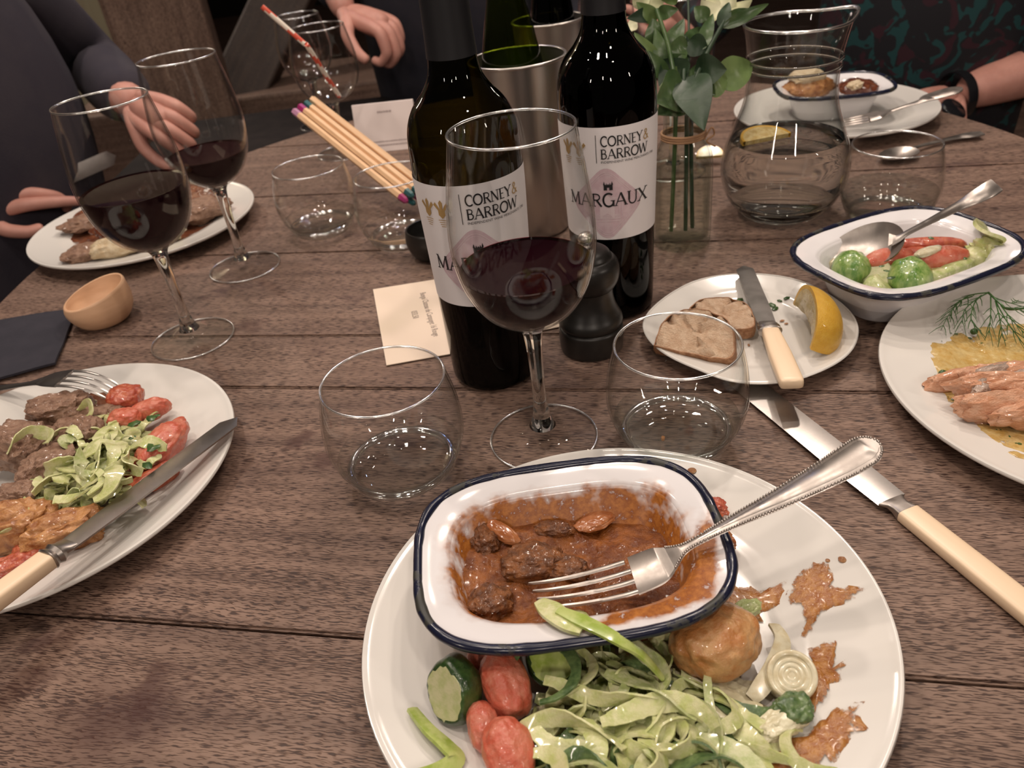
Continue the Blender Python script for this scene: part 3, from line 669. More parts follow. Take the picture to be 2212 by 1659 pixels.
# ------------------------------------------------------------------ wine bottles
BPROF = [(0.0300, 0.0), (0.0330, 0.0030), (0.0345, 0.0090), (0.0353, 0.0400), (0.0362, 0.0790), (0.0385, 0.1500), (0.0387, 0.1700), (0.0385, 0.1860), (0.0368, 0.2010), (0.0315, 0.2130), (0.0235, 0.2225), (0.0180, 0.2320), (0.0160, 0.2440), (0.0150, 0.2700), (0.0147, 0.2990)]
BP = cr(BPROF, 8)
def brad(z):
    for (r0, z0), (r1, z1) in zip(BP, BP[1:]):
        if z0 <= z <= z1: return r0 + (r1 - r0) * (z - z0) / max(z1 - z0, 1e-9)
    return BP[-1][0]
def margaux(label, px, py, turn, level, glass, crests=True, tilt=0.0):
    p = at(px, py)
    t = thing('wine_bottle', label, 'wine bottle', (p.x, p.y, 0))
    def wrap(VF, lift):
        V = []
        for q in VF[0]:
            z = q.y; R = brad(z) + lift; a = q.x / 0.0385 + turn
            V.append((R * sin(a), -R * cos(a), z))
        return V, [tuple(f) for f in VF[1]]
    body = [(0, 0.010), (0.02, 0.004), (0.028, 0.0)] + BP + [(0.0100, 0.299), (0.0095, 0.294), (0.0095, 0.292)]
    mesh('glass_body', lathe(body, 96), glass, t)
    w = [(0, 0.011), (0.026, 0.006)] + [(r - 0.0025, z) for r, z in BP if 0.006 < z < level]
    mesh('wine', lathe(w + [(w[-1][0], level), (0, level)], 64), WINE, t)
    fo = [(brad(z) + 0.0006, z) for z in (0.2435, 0.25, 0.26, 0.27, 0.28, 0.29, 0.296)]
    mesh('foil_capsule', lathe(fo + [(0.0148, 0.3003), (0.0138, 0.3012), (0, 0.3012)], 64), FOIL, t)
    z0, z1 = 0.0790, 0.1705; aw = radians(104) * 0.0385; n = 60
    g = []; gf = []
    for j in range(9):
        for i in range(n + 1): g.append(Vector((-aw + 2 * aw * i / n, z0 + (z1 - z0) * j / 8)))
    for j in range(8):
        for i in range(n): a = j * (n + 1) + i; gf.append((a, a + 1, a + n + 2, a + n + 1))
    lab = mesh('label', wrap((g, gf), 0.0003), LABEL, t)
    # rounded pink diamond
    hw, hh, cz = 0.0330, 0.0330, 0.1098
    def dia(k, rr=0.22):
        P = [(hw * k, 0), (0, hh * k), (-hw * k, 0), (0, -hh * k)]; o = []
        for i in range(4):
            a = Vector(P[i - 1]); b = Vector(P[i]); c = Vector(P[(i + 1) % 4])
            e = b.lerp(a, rr); f = b.lerp(c, rr)
            o += [e.lerp(b, q / 5).lerp(b.lerp(f, q / 5), q / 5) for q in range(6)]
            o += [f.lerp(b.lerp(c, 1 - rr) if 0 else c.lerp(b, rr), q / 4) for q in range(1, 4)]
        return [(x - 0.0065, y + cz) for x, y in o]
    mesh('diamond_print', wrap(poly2d(dia(1.0), 10), 0.00045), PINK, lab)
    art = [line2d(dia(0.90), 0.0004), line2d(dia(0.84), 0.0003)]
    for s in (0.5, 0.62): art.append(line2d([(-.0065 - hw * s * .62, cz - hh * s * .55), (-.0065 + hw * s * .62, cz - hh * s * .55), (-.0065 + hw * s * .62, cz + hh * s * .25), (-.0065 - hw * s * .62, cz + hh * s * .25)], 0.0005))
    art.append(poly2d([(-.0125, cz - .012), (-.0005, cz - .012), (-.0005, cz), (-.0065, cz + .009), (-.0125, cz)], 3))
    for k in range(3): art.append(line2d([(-0.0175, cz - 0.010 - 0.0022 * k), (0.0045, cz - 0.010 - 0.0022 * k)], 0.0006, False))
    mesh('line_art', wrap(cat2(*art), 0.0006), PINK2, lab)
    x0 = -0.0095
    ink = [text2d('CORNEY', 0.0075, x0, 0.1564, 0.02, width=0.0335, serifs=True), text2d('BARROW', 0.0077, x0 - 0.0004, 0.1465, 0.02, width=0.0390),
           font2d('INDEPENDENT WINE MERCHANTS 1780', 0.0026, x0 - 0.0003, 0.1432),
           line2d([(x0 - 0.0035, 0.1435), (x0 - 0.0035, 0.1650)], 0.00045, False),
           text2d('MARGAUX', 0.0108, -0.0410, 0.1080, 0.03, width=0.0706)]
    # little castle over the name
    cx, cy, q = -0.0050, 0.1215, 0.00088
    cas = [[(-4, 0), (-1, 0), (-1, 5), (-4, 5)], [(1, 0), (4, 0), (4, 5), (1, 5)], [(-1.2, 2.5), (1.2, 2.5), (1.2, 4.5), (0, 6), (-1.2, 4.5)], [(-4.4, 5), (-2.6, 5), (-3.5, 8.4)], [(2.6, 5), (4.4, 5), (3.5, 8.4)], [(-2.2, 5), (-1, 5), (-1.6, 7)], [(1, 5), (2.2, 5), (1.6, 7)]]
    for P in cas: ink.append(poly2d([(cx + a * q, cy + b * q) for a, b in P], 1))
    mesh('lettering', wrap(cat2(*ink), 0.0008), INK, lab)
    mesh('gilt_ampersand', wrap(text2d('&', 0.0076, x0 + 0.0340, 0.1564, 0.0, width=0.0060, serifs=False), 0.0008), GOLD, lab)
    for c2x in (-0.0270, -0.0390):                 # two gilt crests, feathers over a band and lines of text
        gold = []
        for dx, top, lean in ((-0.0028, 0.159, -0.0016), (0, 0.1608, 0), (0.0028, 0.159, 0.0016)):
            gold.append(poly2d([(c2x + dx * .5 - .0009, 0.1530), (c2x + dx * .5 + .0009, 0.1530), (c2x + dx + lean + .0015, top - .002), (c2x + dx + lean, top), (c2x + dx + lean - .0015, top - .002)], 1))
        gold.append(poly2d([(c2x - .0026, .1500), (c2x, .1475), (c2x + .0026, .1500), (c2x + .0026, .1532), (c2x - .0026, .1532)], 1))
        for k in range(4): gold.append(line2d([(c2x - .0036 + .0006 * k, .1462 - .0015 * k), (c2x + .0036 - .0006 * k, .1462 - .0015 * k)], 0.0005, False))
        mesh('gilt_crest', wrap(cat2(*gold), 0.0008), GOLD, lab)
    return t, wrap
t, wrapL = margaux('nearer wine bottle with black capsule and white label, behind the tall wine glass', 1072, 798, radians(8), 0.11, OLIVE)
mesh('wine_drip', wrapL(poly2d([(-0.0085 + 0.0013 * cos(a), 0.0935 + (0.0026 if sin(a) < 0 else 0.006) * sin(a)) for a in [2 * pi * k / 12 for k in range(12)]], 2), 0.0010), M('dried_wine_drip', (0.12, 0.004, 0.012), 0.3), t)
margaux('farther wine bottle with white label, standing behind the pepper mill', 1327, 655, radians(-4), 0.205, DARK_GLASS)

# ------------------------------------------------------------------ ice buckets with bottles
def bucket(label, p, k=1.0, kr=1.0):
    t = thing('ice_bucket', label, 'ice bucket', (p.x, p.y, 0))
    o = [(0, 0.001), (0.036, 0.0006), (0.0400, 0.0022), (0.0412, 0.006), (0.0450, 0.100), (0.0482, 0.1785)]
    i = [(r - 0.0012, z) for r, z in o[4:][::-1]] + [(0.0402, 0.006), (0.038, 0.0035), (0, 0.003)]
    mesh('body', lathe([(r * kr, z * k) for r, z in o + i], 96), STEEL, t)
    mesh('rolled_rim', tube([(0.0481 * kr * cos(a), 0.0481 * kr * sin(a), 0.1790 * k) for a in [2 * pi * q / 96 for q in range(96)]], 0.0016, 10, closed=True), STEEL, t)
    return t
def slope_bottle(label, p, z, glass, r=0.036, lean=(0, 0), h=0.30):
    t = thing('wine_bottle', label, 'wine bottle', mat=Matrix.Translation((p.x, p.y, z)) @ Matrix.Rotation(lean[0], 4, 'X') @ Matrix.Rotation(lean[1], 4, 'Y'))
    k = r / 0.036
    pr = cr([(0.031 * k, 0.0), (0.0352 * k, 0.006), (0.036 * k, 0.03), (0.036 * k, 0.135), (0.0335 * k, 0.165), (0.0265 * k, 0.200), (0.0190 * k, 0.232), (0.0152 * k, 0.258), (0.0140 * k, h)], 8)
    mesh('glass_body', lathe([(0, 0.02), (0.02 * k, 0.006), (0.028 * k, 0)] + pr + [(0.010 * k, h + 0.001), (0.0096 * k, h - 0.006)], 72), glass, t)
    mesh('wine', lathe([(0, 0.021), (0.028 * k, 0.008)] + [(q - 0.003, zz) for q, zz in pr if 0.008 < zz < 0.15] + [(0, 0.15)], 48), M('pale_wine', (0.10, 0.12, 0.02), 0.1), t)
    return t
bk = at(1152, 490)
bucket('brushed steel ice bucket between the two labelled wine bottles', bk)
b1 = dp(1086, 100, 0.90)
slope_bottle('green glass wine bottle standing in the nearer steel ice bucket', Vector((bk.x - 0.005, bk.y + 0.004, 0)), 0.0045, GREEN_GLASS, r=0.0335)
bk2 = Vector((0.105, 1.075, 0))
bucket('second steel ice bucket farther back, behind the flower leaves and right bottle', bk2, k=0.93, kr=0.95)
slope_bottle('dark wine bottle standing in the farther steel ice bucket', Vector((bk2.x + 0.006, bk2.y + 0.004, 0)), 0.0045, DARK_GLASS, r=0.030)

# ------------------------------------------------------------------ pepper mill, pots, cards
pm = at(1279, 748)
t = thing('pepper_mill', 'squat black wooden pepper mill with steel knob, beside the tall wine glass', 'pepper mill', (pm.x, pm.y, 0))
mesh('mill_body', lathe([(0, 0.0003), (0.0245, 0.0003)] + cr([(0.0253, 0.0010), (0.0262, 0.0060), (0.0264, 0.0190), (0.0256, 0.0218)], 5) + [(0.0247, 0.0226)] + cr([(0.0250, 0.0236), (0.0262, 0.0262), (0.0256, 0.0300), (0.0232, 0.0350), (0.0205, 0.0420), (0.0190, 0.0500), (0.0193, 0.0558)], 6) + [(0, 0.0558)], 72), BLACKWOOD, t)
mesh('mill_head', lathe([(0, 0.0560)] + cr([(0.0192, 0.0560), (0.0212, 0.0580), (0.0240, 0.0640), (0.0248, 0.0710), (0.0236, 0.0775), (0.0205, 0.0815)], 6) + [(0.0192, 0.0820)] + cr([(0.0190, 0.0830), (0.0165, 0.0868), (0.0110, 0.0895), (0.0, 0.0905)], 5), 72), BLACKWOOD, t)
mesh('steel_knob', lathe([(0, 0.0902), (0.0040, 0.0903), (0.0036, 0.0925)] + [(0.0062 * cos(a), 0.0975 + 0.0054 * sin(a)) for a in [radians(-60 + 15 * k) for k in range(10)]] + [(0, 0.1030)], 32), SILVER, t)

sp_ = at(230, 692)
def pot(name, label, p, mat, R=0.0325, h=0.031, tilt=True):
    t = thing(name, label, 'pot', (p.x, p.y, 0))
    o = cr([(0.019, 0.0), (0.0245, 0.003), (0.0305, 0.012), (0.0325, 0.021), (0.0312, 0.0315)], 6)
    i = [(0.0288, 0.0325), (0.0286, 0.0315), (0.0290, 0.022), (0.0255, 0.0115), (0.014, 0.0065), (0, 0.0060)]
    V, F = lathe([(0, 0.0002)] + [(r * R / .0325, z) for r, z in o] + [(0.0302 * R / .0325, 0.0328)] + [(r * R / .0325, z) for r, z in i], 64)
    if tilt: V = [(x, y, z * (1 + max(0, z - 0.012) / 0.02 * (0.20 * x + 0.08 * y) / 0.03)) for x, y, z in V]
    mesh('bowl', (V, F), mat, t); return t
t = pot('salt_pot', 'small pale wooden salt pot left of the nearer left wine glass', sp_, PALEWOOD)
V, F = blob((0, 0, 0.0085), (0.021, 0.021, 0.0065), 0, 3, 0.12, 2.0, 4); mesh('salt', (V, F), SALT, t)
dk = at(940, 552)
pot('dark_pot', 'small dark wooden pot mostly hidden behind the nearer bottle', dk, BLACKWOOD, R=0.028, tilt=False)

def flat_card(name, label, corners, z, mat, th=0.0006, cat='card'):
    P = [at(x, y, z) for x, y in corners]
    c = sum(P, Vector()) / 4
    V = [(p.x - c.x, p.y - c.y, 0) for p in P] + [(p.x - c.x, p.y - c.y, th) for p in P]
    t = thing(name, label, cat, (c.x, c.y, z))
    mesh('paper', (V, [(3, 2, 1, 0), (4, 5, 6, 7), (0, 1, 5, 4), (1, 2, 6, 5), (2, 3, 7, 6), (3, 0, 4, 7)]), mat, t, smooth=False)
    return t, c
t, c = flat_card('name_card', 'cream printed name card lying left of the nearer bottle', [(835, 790), (975, 765), (944, 604), (806, 626)], 0.0012, CARD)
a = at(907, 633, 0.002); b = at(937, 727, 0.002); M1 = frame(a, b - a)
ln_ = (b - a).length
V, F = font2d('Bungai Chateau de Campuget 16 Rouge', 1.0, 0, 0); wmax = max(v.x for v in V); k = ln_ / wmax
V2, F2 = font2d('033.50', 1.0, wmax * 0.38, -1.6); k2 = len(V)
Vt = [M1 @ Vector((v.x * k, v.y * k * 1.5, 0)) for v in V + V2]; Ft = F + [tuple(i + k2 for i in f) for f in F2]
mesh('printing', ([(v.x - c.x, v.y - c.y, 0.00075) for v in Vt], Ft), GREYINK, t, smooth=False)
flat_card('blank_card', 'edge of a second cream card lying between bottle and pepper mill', [(1130, 722), (1244, 700), (1236, 640), (1120, 660)], 0.0012, CARD)

mA = at(775, 333); mB = at(905, 320)
dx = (mB - mA); ang = atan2(dx.y, dx.x); wv = dx.length
t = thing('menu_card', 'white folded menu card standing behind the pencils', 'card', mat=Matrix.Translation(mA) @ Matrix.Rotation(ang, 4, 'Z'))
hh_ = 0.066
mesh('front_panel', cham(([(0, 0, 0), (wv, 0, 0), (wv, 0.018, hh_), (0, 0.018, hh_), (0, 0.0012, 0), (wv, 0.0012, 0), (wv, 0.0192, hh_), (0, 0.0192, hh_)], [(0, 1, 2, 3), (7, 6, 5, 4), (1, 0, 4, 5), (2, 1, 5, 6), (3, 2, 6, 7), (0, 3, 7, 4)]), 0.0003), WCARD, t, smooth=False)
mesh('rear_panel', cham(([(0, 0.0195, hh_), (wv, 0.0195, hh_), (wv, 0.05, 0), (0, 0.05, 0), (0, 0.0207, hh_), (wv, 0.0207, hh_), (wv, 0.0512, 0), (0, 0.0512, 0)], [(3, 2, 1, 0), (4, 5, 6, 7), (0, 1, 5, 4), (1, 2, 6, 5), (2, 3, 7, 6), (3, 0, 4, 7)]), 0.0003), WCARD, t, smooth=False)
marks = []
rng = random.Random(3)
def scribble(x0, x1, z, s):
    x = x0
    while x < x1:
        w = rng.uniform(0.6, 1.5) * s
        marks.append(([Vector((x, z)), Vector((x + w, z)), Vector((x + w, z + s * rng.uniform(.7, 1.3))), Vector((x, z + s))], [(0, 1, 2, 3)])); x += w * 1.25
scribble(wv * .40, wv * .62, hh_ * .80, 0.0024)
scribble(wv * .16, wv * .98, hh_ * .20, 0.0016); scribble(wv * .20, wv * .98, hh_ * .12, 0.0020)
V, F = cat2(*marks)
mesh('printing', ([(v.x, 0.018 * v.y / hh_ - 0.0003, v.y) for v in V], F), M('faded_print', (0.40, 0.32, 0.31), 0.6), t, smooth=False)

# pencils standing in the tumbler behind the left bottle
pt = at(845, 378, 0.078)
tops = [(636, 226, MAGENTA), (650, 244, LILAC), (655, 222, TEAL), (668, 214, PENCILWOOD), (662, 238, PENCILWOOD), (646, 232, MAGENTA)]
PD = dp(648, 230, 1.02); PB = dp(893, 425, 0.92)
axis = (PB - PD)
for i, (ox, oz, colr, endc) in enumerate([(0, 0, MAGENTA, TEAL), (0.0098, 0.0020, TEAL, TEAL), (0.0192, 0.005, PENCILWOOD, MAGENTA), (-0.0090, -0.0040, LILAC, MAGENTA), (0.0010, -0.0098, MAGENTA, TEAL), (0.0110, -0.0078, LILAC, MAGENTA)]):
    u = axis.normalized(); sd = u.cross(Vector((0, 0, 1))).normalized(); uu = sd.cross(u)
    A = PD - sd * ox + uu * oz; Lp = axis.length + 0.002 * (i % 3)
    t = thing('pencil', ['bare wood pencil with magenta top, in the middle of the bundle in the tumbler', 'bare wood pencil with teal top, in the bundle in the tumbler', 'plain bare wood pencil, uppermost on the right of the bundle', 'lilac topped pencil, lowest on the left of the bundle', 'magenta topped pencil, on the underside of the bundle', 'lilac topped pencil, behind the bundle on its underside'][i], 'pencil', mat=frame(A, u), group='pencils in the tumbler')
    hexa = lambda x, r: [(x, 1.3 * r * cos(pi / 3 * k + 0.3 * i), 1.3 * r * sin(pi / 3 * k + 0.3 * i)) for k in range(6)]
    mesh('shaft', loft([hexa(0.012, 0.0036), hexa(Lp - 0.012, 0.0036)]), PENCILWOOD, t, smooth=False)
    mesh('painted_top', loft([hexa(0.0, 0.0034), hexa(0.0005, 0.0037), hexa(0.013, 0.0037)]), colr, t, smooth=False)
    mesh('painted_tip', loft([hexa(Lp - 0.013, 0.0037), hexa(Lp - 0.003, 0.0030), hexa(Lp, 0.0014)]), endc, t, smooth=False)

# striped paper straw
gp = Vector((-0.2053, 1.1865, 0))
sA = gp + Vector((0.012, -0.010, 0.084)); sB = dp(716, 215, (gp - CAM).dot(FW)); sC = dp(664, 100, 1.03); sD = dp(566, 14, 1.0)
path = cr([sA, sA.lerp(sC, 0.5), sC, sC.lerp(sD, 0.12), sD], 8)
V, F = tube(path, 0.0033, 12, cap=False)
mi = []
for i in range(len(path) - 1):
    for k in range(12): mi.append(1 if ((i * 1.0 + k * 0.5) % 6) < 2.2 else 0)
tag(mesh('drinking_straw', (V, F), [WHITE, RED], mi=mi, base=True), 'red and white striped paper straw in the far stemmed glass', 'straw')

# ------------------------------------------------------------------ carafe and vase
cp = at(1685, 457)
t = thing('carafe', 'round bellied clear glass water carafe half full, right of the vase', 'carafe', (cp.x, cp.y, 0))
outer = cr([(0.0385, 0.0008), (0.0430, 0.0040), (0.0560, 0.0200), (0.0635, 0.0440), (0.0615, 0.0680), (0.0530, 0.0920), (0.0455, 0.1130), (0.0432, 0.1300), (0.0430, 0.1460)], 7)
neck = [(0.0438, 0.1475), (0.0444, 0.1490), (0.0438, 0.1505), (0.0434, 0.1530), (0.0443, 0.1550), (0.0450, 0.1565), (0.0444, 0.1580), (0.0447, 0.1640), (0.0466, 0.1760), (0.0490, 0.1870)]
allo = outer + neck
inn = [(r - 0.0020, z) for r, z in outer if z > 0.012] + [(0.0410, 0.1500), (0.0412, 0.1580), (0.0425, 0.1640), (0.0446, 0.1760), (0.0470, 0.1870)]
def spout(VF):
    V = []
    for x, y, z in VF[0]:
        if z > 0.158:
            a = atan2(y, x + 0.0); k = max(0, cos(a - 0.15)) ** 10 * (z - 0.158) / 0.029
            x += 0.011 * k * cos(0.15); y += 0.011 * k * sin(0.15); z += 0.004 * k
        V.append((x, y, z))
    return V, VF[1]
b = mesh('glass_body', spout(lathe([(0.0560, 0.0201)] + [q for q in allo if q[1] > 0.0202] + [(0.0482, 0.1880), (0.0474, 0.1880)] + inn[::-1] + [(0.0540, 0.0201)], 96)), clear('carafe_glass', (0.97, 0.975, 0.97), (0.55, 0.57, 0.56), 1.3, power=3.0), t)
lipr = [(0.0480 * cos(a), 0.0480 * sin(a), 0.1880) for a in [2 * pi * q / 96 for q in range(96)]]
V, F = tube(lipr, 0.0014, 8, closed=True); mesh('lip', spout((V, F)), RIM, b)
for zr, rr in ((0.1490, 0.0438), (0.1565, 0.0445)): mesh('neck_ring', tube([(rr * cos(a), rr * sin(a), zr) for a in [2 * pi * q / 96 for q in range(96)]], 0.0012, 8, closed=True), GLASS_RIM, b)
mesh('thick_base', lathe([(0, 0.0008), (0.03, 0.0004), (0.0375, 0.0004)] + [q for q in outer if q[1] <= 0.0202] + [(0.0560, 0.0201), (0.0540, 0.0200), (0.0470, 0.0110), (0.036, 0.0078), (0, 0.0070)], 96), GLASS_RIM, t)
wz = 0.0800
wl = [(0, 0.0073), (0.036, 0.0081), (0.0468, 0.0113), (0.0537, 0.0201)] + [(r - 0.0024, z) for r, z in outer if 0.0203 < z < wz]
mesh('water', lathe(wl + [(wl[-1][0] - 0.001, wz), (0, wz)], 96), WATER, t)
def lemon_slice(label, c, R, tilt, rz):
    t = thing('lemon_slice', label, 'lemon', mat=Matrix.Translation(c) @ Matrix.Rotation(rz, 4, 'Z') @ Matrix.Rotation(tilt, 4, 'X'))
    P = [(R * cos(a), R * sin(a)) for a in [pi * k / 24 for k in range(25)]]
    mesh('flesh', loft([[(x * .9, y * .9, -0.0022) for x, y in P], [(x * .9, y * .9, 0.0022) for x, y in P]]), PITH, t)
    Q = [(x, y) for x, y in P] + [(x * .9, y * .9) for x, y in P[::-1]]
    n = len(P); V = [(x, y, z) for z in (-0.0023, 0.0023) for x, y in P] + [(x * .9, y * .9, z) for z in (-0.0023, 0.0023) for x, y in P]
    F = []
    for i in range(n - 1): F += [(i, i + 1, n + i + 1, n + i), (2 * n + i, 3 * n + i, 3 * n + i + 1, 2 * n + i + 1), (n + i, n + i + 1, 3 * n + i + 1, 3 * n + i), (i, 2 * n + i, 2 * n + i + 1, i + 1)]
    mesh('rind', (V, F), RIND, t)
lemon_slice('lemon slice floating on the water in the carafe', Vector((cp.x - 0.024, cp.y - 0.010, wz + 0.0035)), 0.026, radians(10), radians(10))
ll = at(1535, 322, 0.02)
lemon_slice('lemon wedge lying on the table between vase and carafe', Vector((ll.x, ll.y, 0.0100)), 0.017, radians(30), radians(-10))

vp = at(1472, 522)
t = thing('flower_vase', 'clear ribbed bottle vase tied with twine, between right bottle and carafe', 'vase', (vp.x, vp.y, 0))
VG = clear('vase_glass', (0.96, 0.975, 0.96), (0.62, 0.66, 0.63), 1.1, power=2.5)
vo = cr([(0.0255, 0.0008), (0.0285, 0.0050), (0.0288, 0.0450), (0.0285, 0.0820), (0.0262, 0.0950), (0.0215, 0.1045), (0.0190, 0.1120), (0.0186, 0.1300), (0.0200, 0.1400), (0.0215, 0.1470)], 6)
def rib(VF):
    V = []
    for x, y, z in VF[0]:
        r = hypot(x, y); a = atan2(y, x); k = 1 + 0.022 * cos(a * 12) * (1 if 0.004 < z < 0.09 else 0)
        V.append((x * k, y * k, z))
    return V, VF[1]
mesh('glass_body', rib(lathe([(0, 0.0016), (0.022, 0.0008)] + vo + [(0.0205, 0.1474)] + [(r - 0.0022, z) for r, z in vo[::-1] if z > 0.006] + [(0.020, 0.0062), (0, 0.0060)], 96)), VG, t)
wl = [(0, 0.0064), (0.020, 0.0066)] + [(r - 0.0034, z) for r, z in vo if 0.008 < z < 0.083]
mesh('water', lathe(wl + [(0, 0.083)], 64), clear('vase_water', (0.95, 0.955, 0.93), (0.80, 0.82, 0.78), 0.8, power=1.5), t)
tw = [(0.0205 * cos(a), 0.0205 * sin(a), 0.1065 + 0.0022 * (a / (2 * pi)) % 0.0066) for a in [2 * pi * q / 24 for q in range(73)]]
mesh('twine', tube(tw, 0.0012, 6), TWINE, t)
mesh('twine_bow', tube(cr([(0.016, -0.014, 0.107), (0.022, -0.016, 0.118), (0.026, -0.012, 0.110), (0.018, -0.016, 0.106), (0.028, -0.010, 0.098)], 6), 0.0009, 6), TWINE, t)
VD = (vp - CAM).dot(FW)
def leaf(label, pa, pb, w, mat, droop=0.0, da=0.0, db=0.0, fold=0.25, roll=0.0, parent=None, nm='leaf'):
    A = dp(pa[0], pa[1], VD - 0.075 + da); B = dp(pb[0], pb[1], VD - 0.075 + db)
    ax = (B - A); Lx = ax.length; x = ax.normalized()
    view = ((A + B) / 2 - CAM).normalized(); s = x.cross(view).normalized(); nn = s.cross(x)
    s, nn = s * cos(roll) + nn * sin(roll), nn * cos(roll) - s * sin(roll)
    V, F = [], []; n = 12
    for i in range(n + 1):
        u = i / n; ww = w * (sin(pi * min(1, u ** 0.75)) ** 0.8) * (1 - 0.25 * u) + 0.0006
        cpt = A + x * (u * Lx) + nn * (-droop * 4 * u * (1 - u) * Lx)
        for j, vv in enumerate((-1, -0.5, 0, 0.5, 1)):
            V.append(cpt + s * ww * vv * 0.5 + nn * (-fold * abs(vv) * ww * 0.5 + 0.05 * ww * sin(u * 9 + vv * 2)))
    m_ = len(V); V += [v + nn * 0.0007 for v in V]
    for i in range(n):
        for j in range(4):
            a = i * 5 + j; F += [(a, a + 1, a + 6, a + 5), (m_ + a, m_ + a + 5, m_ + a + 6, m_ + a + 1)]
        for j, d in ((0, 0), (4, 1)):
            a = i * 5 + j
            F.append((a, a + 5, m_ + a + 5, m_ + a) if not d else (a + 5, a, m_ + a, m_ + a + 5))
    return mesh(nm, (V, F), mat, parent)
def P_(x, y, d=0.0): return dp(x, y, VD - 0.075 + d)
fl1 = thing('leafy_stem', 'stem of broad dark green leaves drooping over the vase neck', 'foliage')
fl2 = thing('cream_flower', 'cream flower on a green stem leaning right over the carafe', 'flower')
fl3 = thing('slender_foliage', 'pale narrow leaved stem with small blooms left of the vase mouth', 'foliage')
inv = [Vector((vp.x + dx, vp.y + dy, 0.012)) for dx, dy in ((0.004, 0.0), (0.012, 0.004), (-0.010, 0.003))]
nk = Vector((vp.x, vp.y, 0.135))
for tt, iv, top in ((fl1, inv[0], P_(1478, 150)), (fl2, inv[1], P_(1565, 45)), (fl3, inv[2], P_(1418, 20))):
    mesh('stem', tube(cr([iv, nk + (iv - Vector((vp.x, vp.y, 0.012))) * 0.7, nk.lerp(top, 0.5) + Vector((0, 0, 0.004)), top], 8), 0.0021, 8), LEAF_DARK if tt is not fl3 else LEAF, tt)
mesh('twig', tube(cr([nk, P_(1488, 120, 0.01), P_(1486, -25, 0.02)], 8), 0.0012, 6), LEAF_DARK, fl1)
for a in [((1488, 165), (1521, 282), 0.030, LEAF_DARK, 0.10, 0.0, -0.03, 0.25), ((1500, 155), (1570, 150), 0.025, LEAF_DARK, 0.12, 0.0, -0.01, 0.4), ((1475, 150), (1440, 118), 0.018, LEAF, 0.1, 0.01, 0.0, 0.2),
          ((1470, 178), (1432, 128), 0.028, LEAF_DARK, -0.1, 0.005, 0.0, 0.3), ((1478, 190), (1416, 222), 0.034, LEAF, 0.10, 0.0, -0.01, 0.3), ((1474, 205), (1420, 248), 0.028, LEAF, 0.12, 0.01, 0.0, 0.3),
          ((1540, 178), (1626, 140), 0.026, LEAF_LIGHT, 0.12, 0.01, 0.02, 0.3), ((1520, 185), (1572, 172), 0.022, LEAF_LIGHT, 0.10, 0.005, 0.01, 0.3), ((1480, 160), (1455, 215), 0.026, LEAF, 0.1, 0.012, 0.0, 0.2), ((1490, 150), (1545, 205), 0.022, LEAF, 0.1, 0.012, 0.0, 0.3), ((1484, 120), (1520, 60), 0.020, LEAF, 0.1, 0.01, 0.02, 0.3), ((1484, 130), (1450, 70), 0.018, LEAF_DARK, 0.1, 0.01, 0.02, 0.3), ((1486, 90), (1530, 110), 0.017, LEAF_DARK, 0.1, 0.0, 0.0, 0.3), ((1486, 100), (1440, 110), 0.017, LEAF, 0.1, 0.0, 0.0, 0.3), ((1480, 170), (1425, 190), 0.022, LEAF_LIGHT, 0.1, 0.014, 0.0, 0.3)]:
    leaf('', a[0], a[1], a[2] * 1.3, a[3], a[4], a[5], a[6], a[7], parent=fl1)
for a in [((1560, 60), (1660, 8), 0.012, LEAF, 0.08), ((1530, 42), (1500, 15), 0.016, LEAF, 0.1), ((1512, 110), (1540, 30), 0.014, LEAF, 0.06), ((1555, 60), (1575, 5), 0.013, LEAF_DARK, 0.08), ((1566, 40), (1620, 20), 0.010, LEAF, 0.1)]:
    leaf('', a[0], a[1], a[2], a[3], a[4], 0.0, 0.0, 0.3, parent=fl2)
for a in [((1535, 45), (1540, -20), 0.026), ((1555, 40), (1590, -15), 0.026), ((1565, 45), (1625, 0), 0.022), ((1545, 45), (1515, 0), 0.022), ((1555, 40), (1565, -30), 0.030)]:
    leaf('', a[0], a[1], a[2], PETAL, -0.18, 0.0, 0.0, -0.35, parent=fl2, nm='petal')
for a in [((1440, 160), (1415, 60), 0.016, LEAF), ((1425, 140), (1370, 70), 0.014, LEAF_LIGHT), ((1420, 95), (1410, 40), 0.022, LEAF), ((1432, 130), (1478, 40), 0.020, LEAF), ((1405, 30), (1355, 40), 0.014, LEAF_DARK), ((1420, 30), (1465, 20), 0.014, LEAF), ((1440, 170), (1400, 110), 0.016, LEAF), ((1418, 45), (1375, 5), 0.016, LEAF_LIGHT), ((1440, 8), (1455, -25), 0.018, LEAF_LIGHT)]:
    leaf('', a[0], a[1], a[2], a[3], 0.08, 0.01, 0.0, 0.25, parent=fl3)
for a in [((1405, 20), (1425, -25), 0.020), ((1395, 18), (1372, -20), 0.018), ((1364, 40), (1368, 66), 0.010)]:
    leaf('', a[0], a[1], a[2], PETAL, -0.12, 0.01, 0.0, -0.3, parent=fl3, nm='petal')

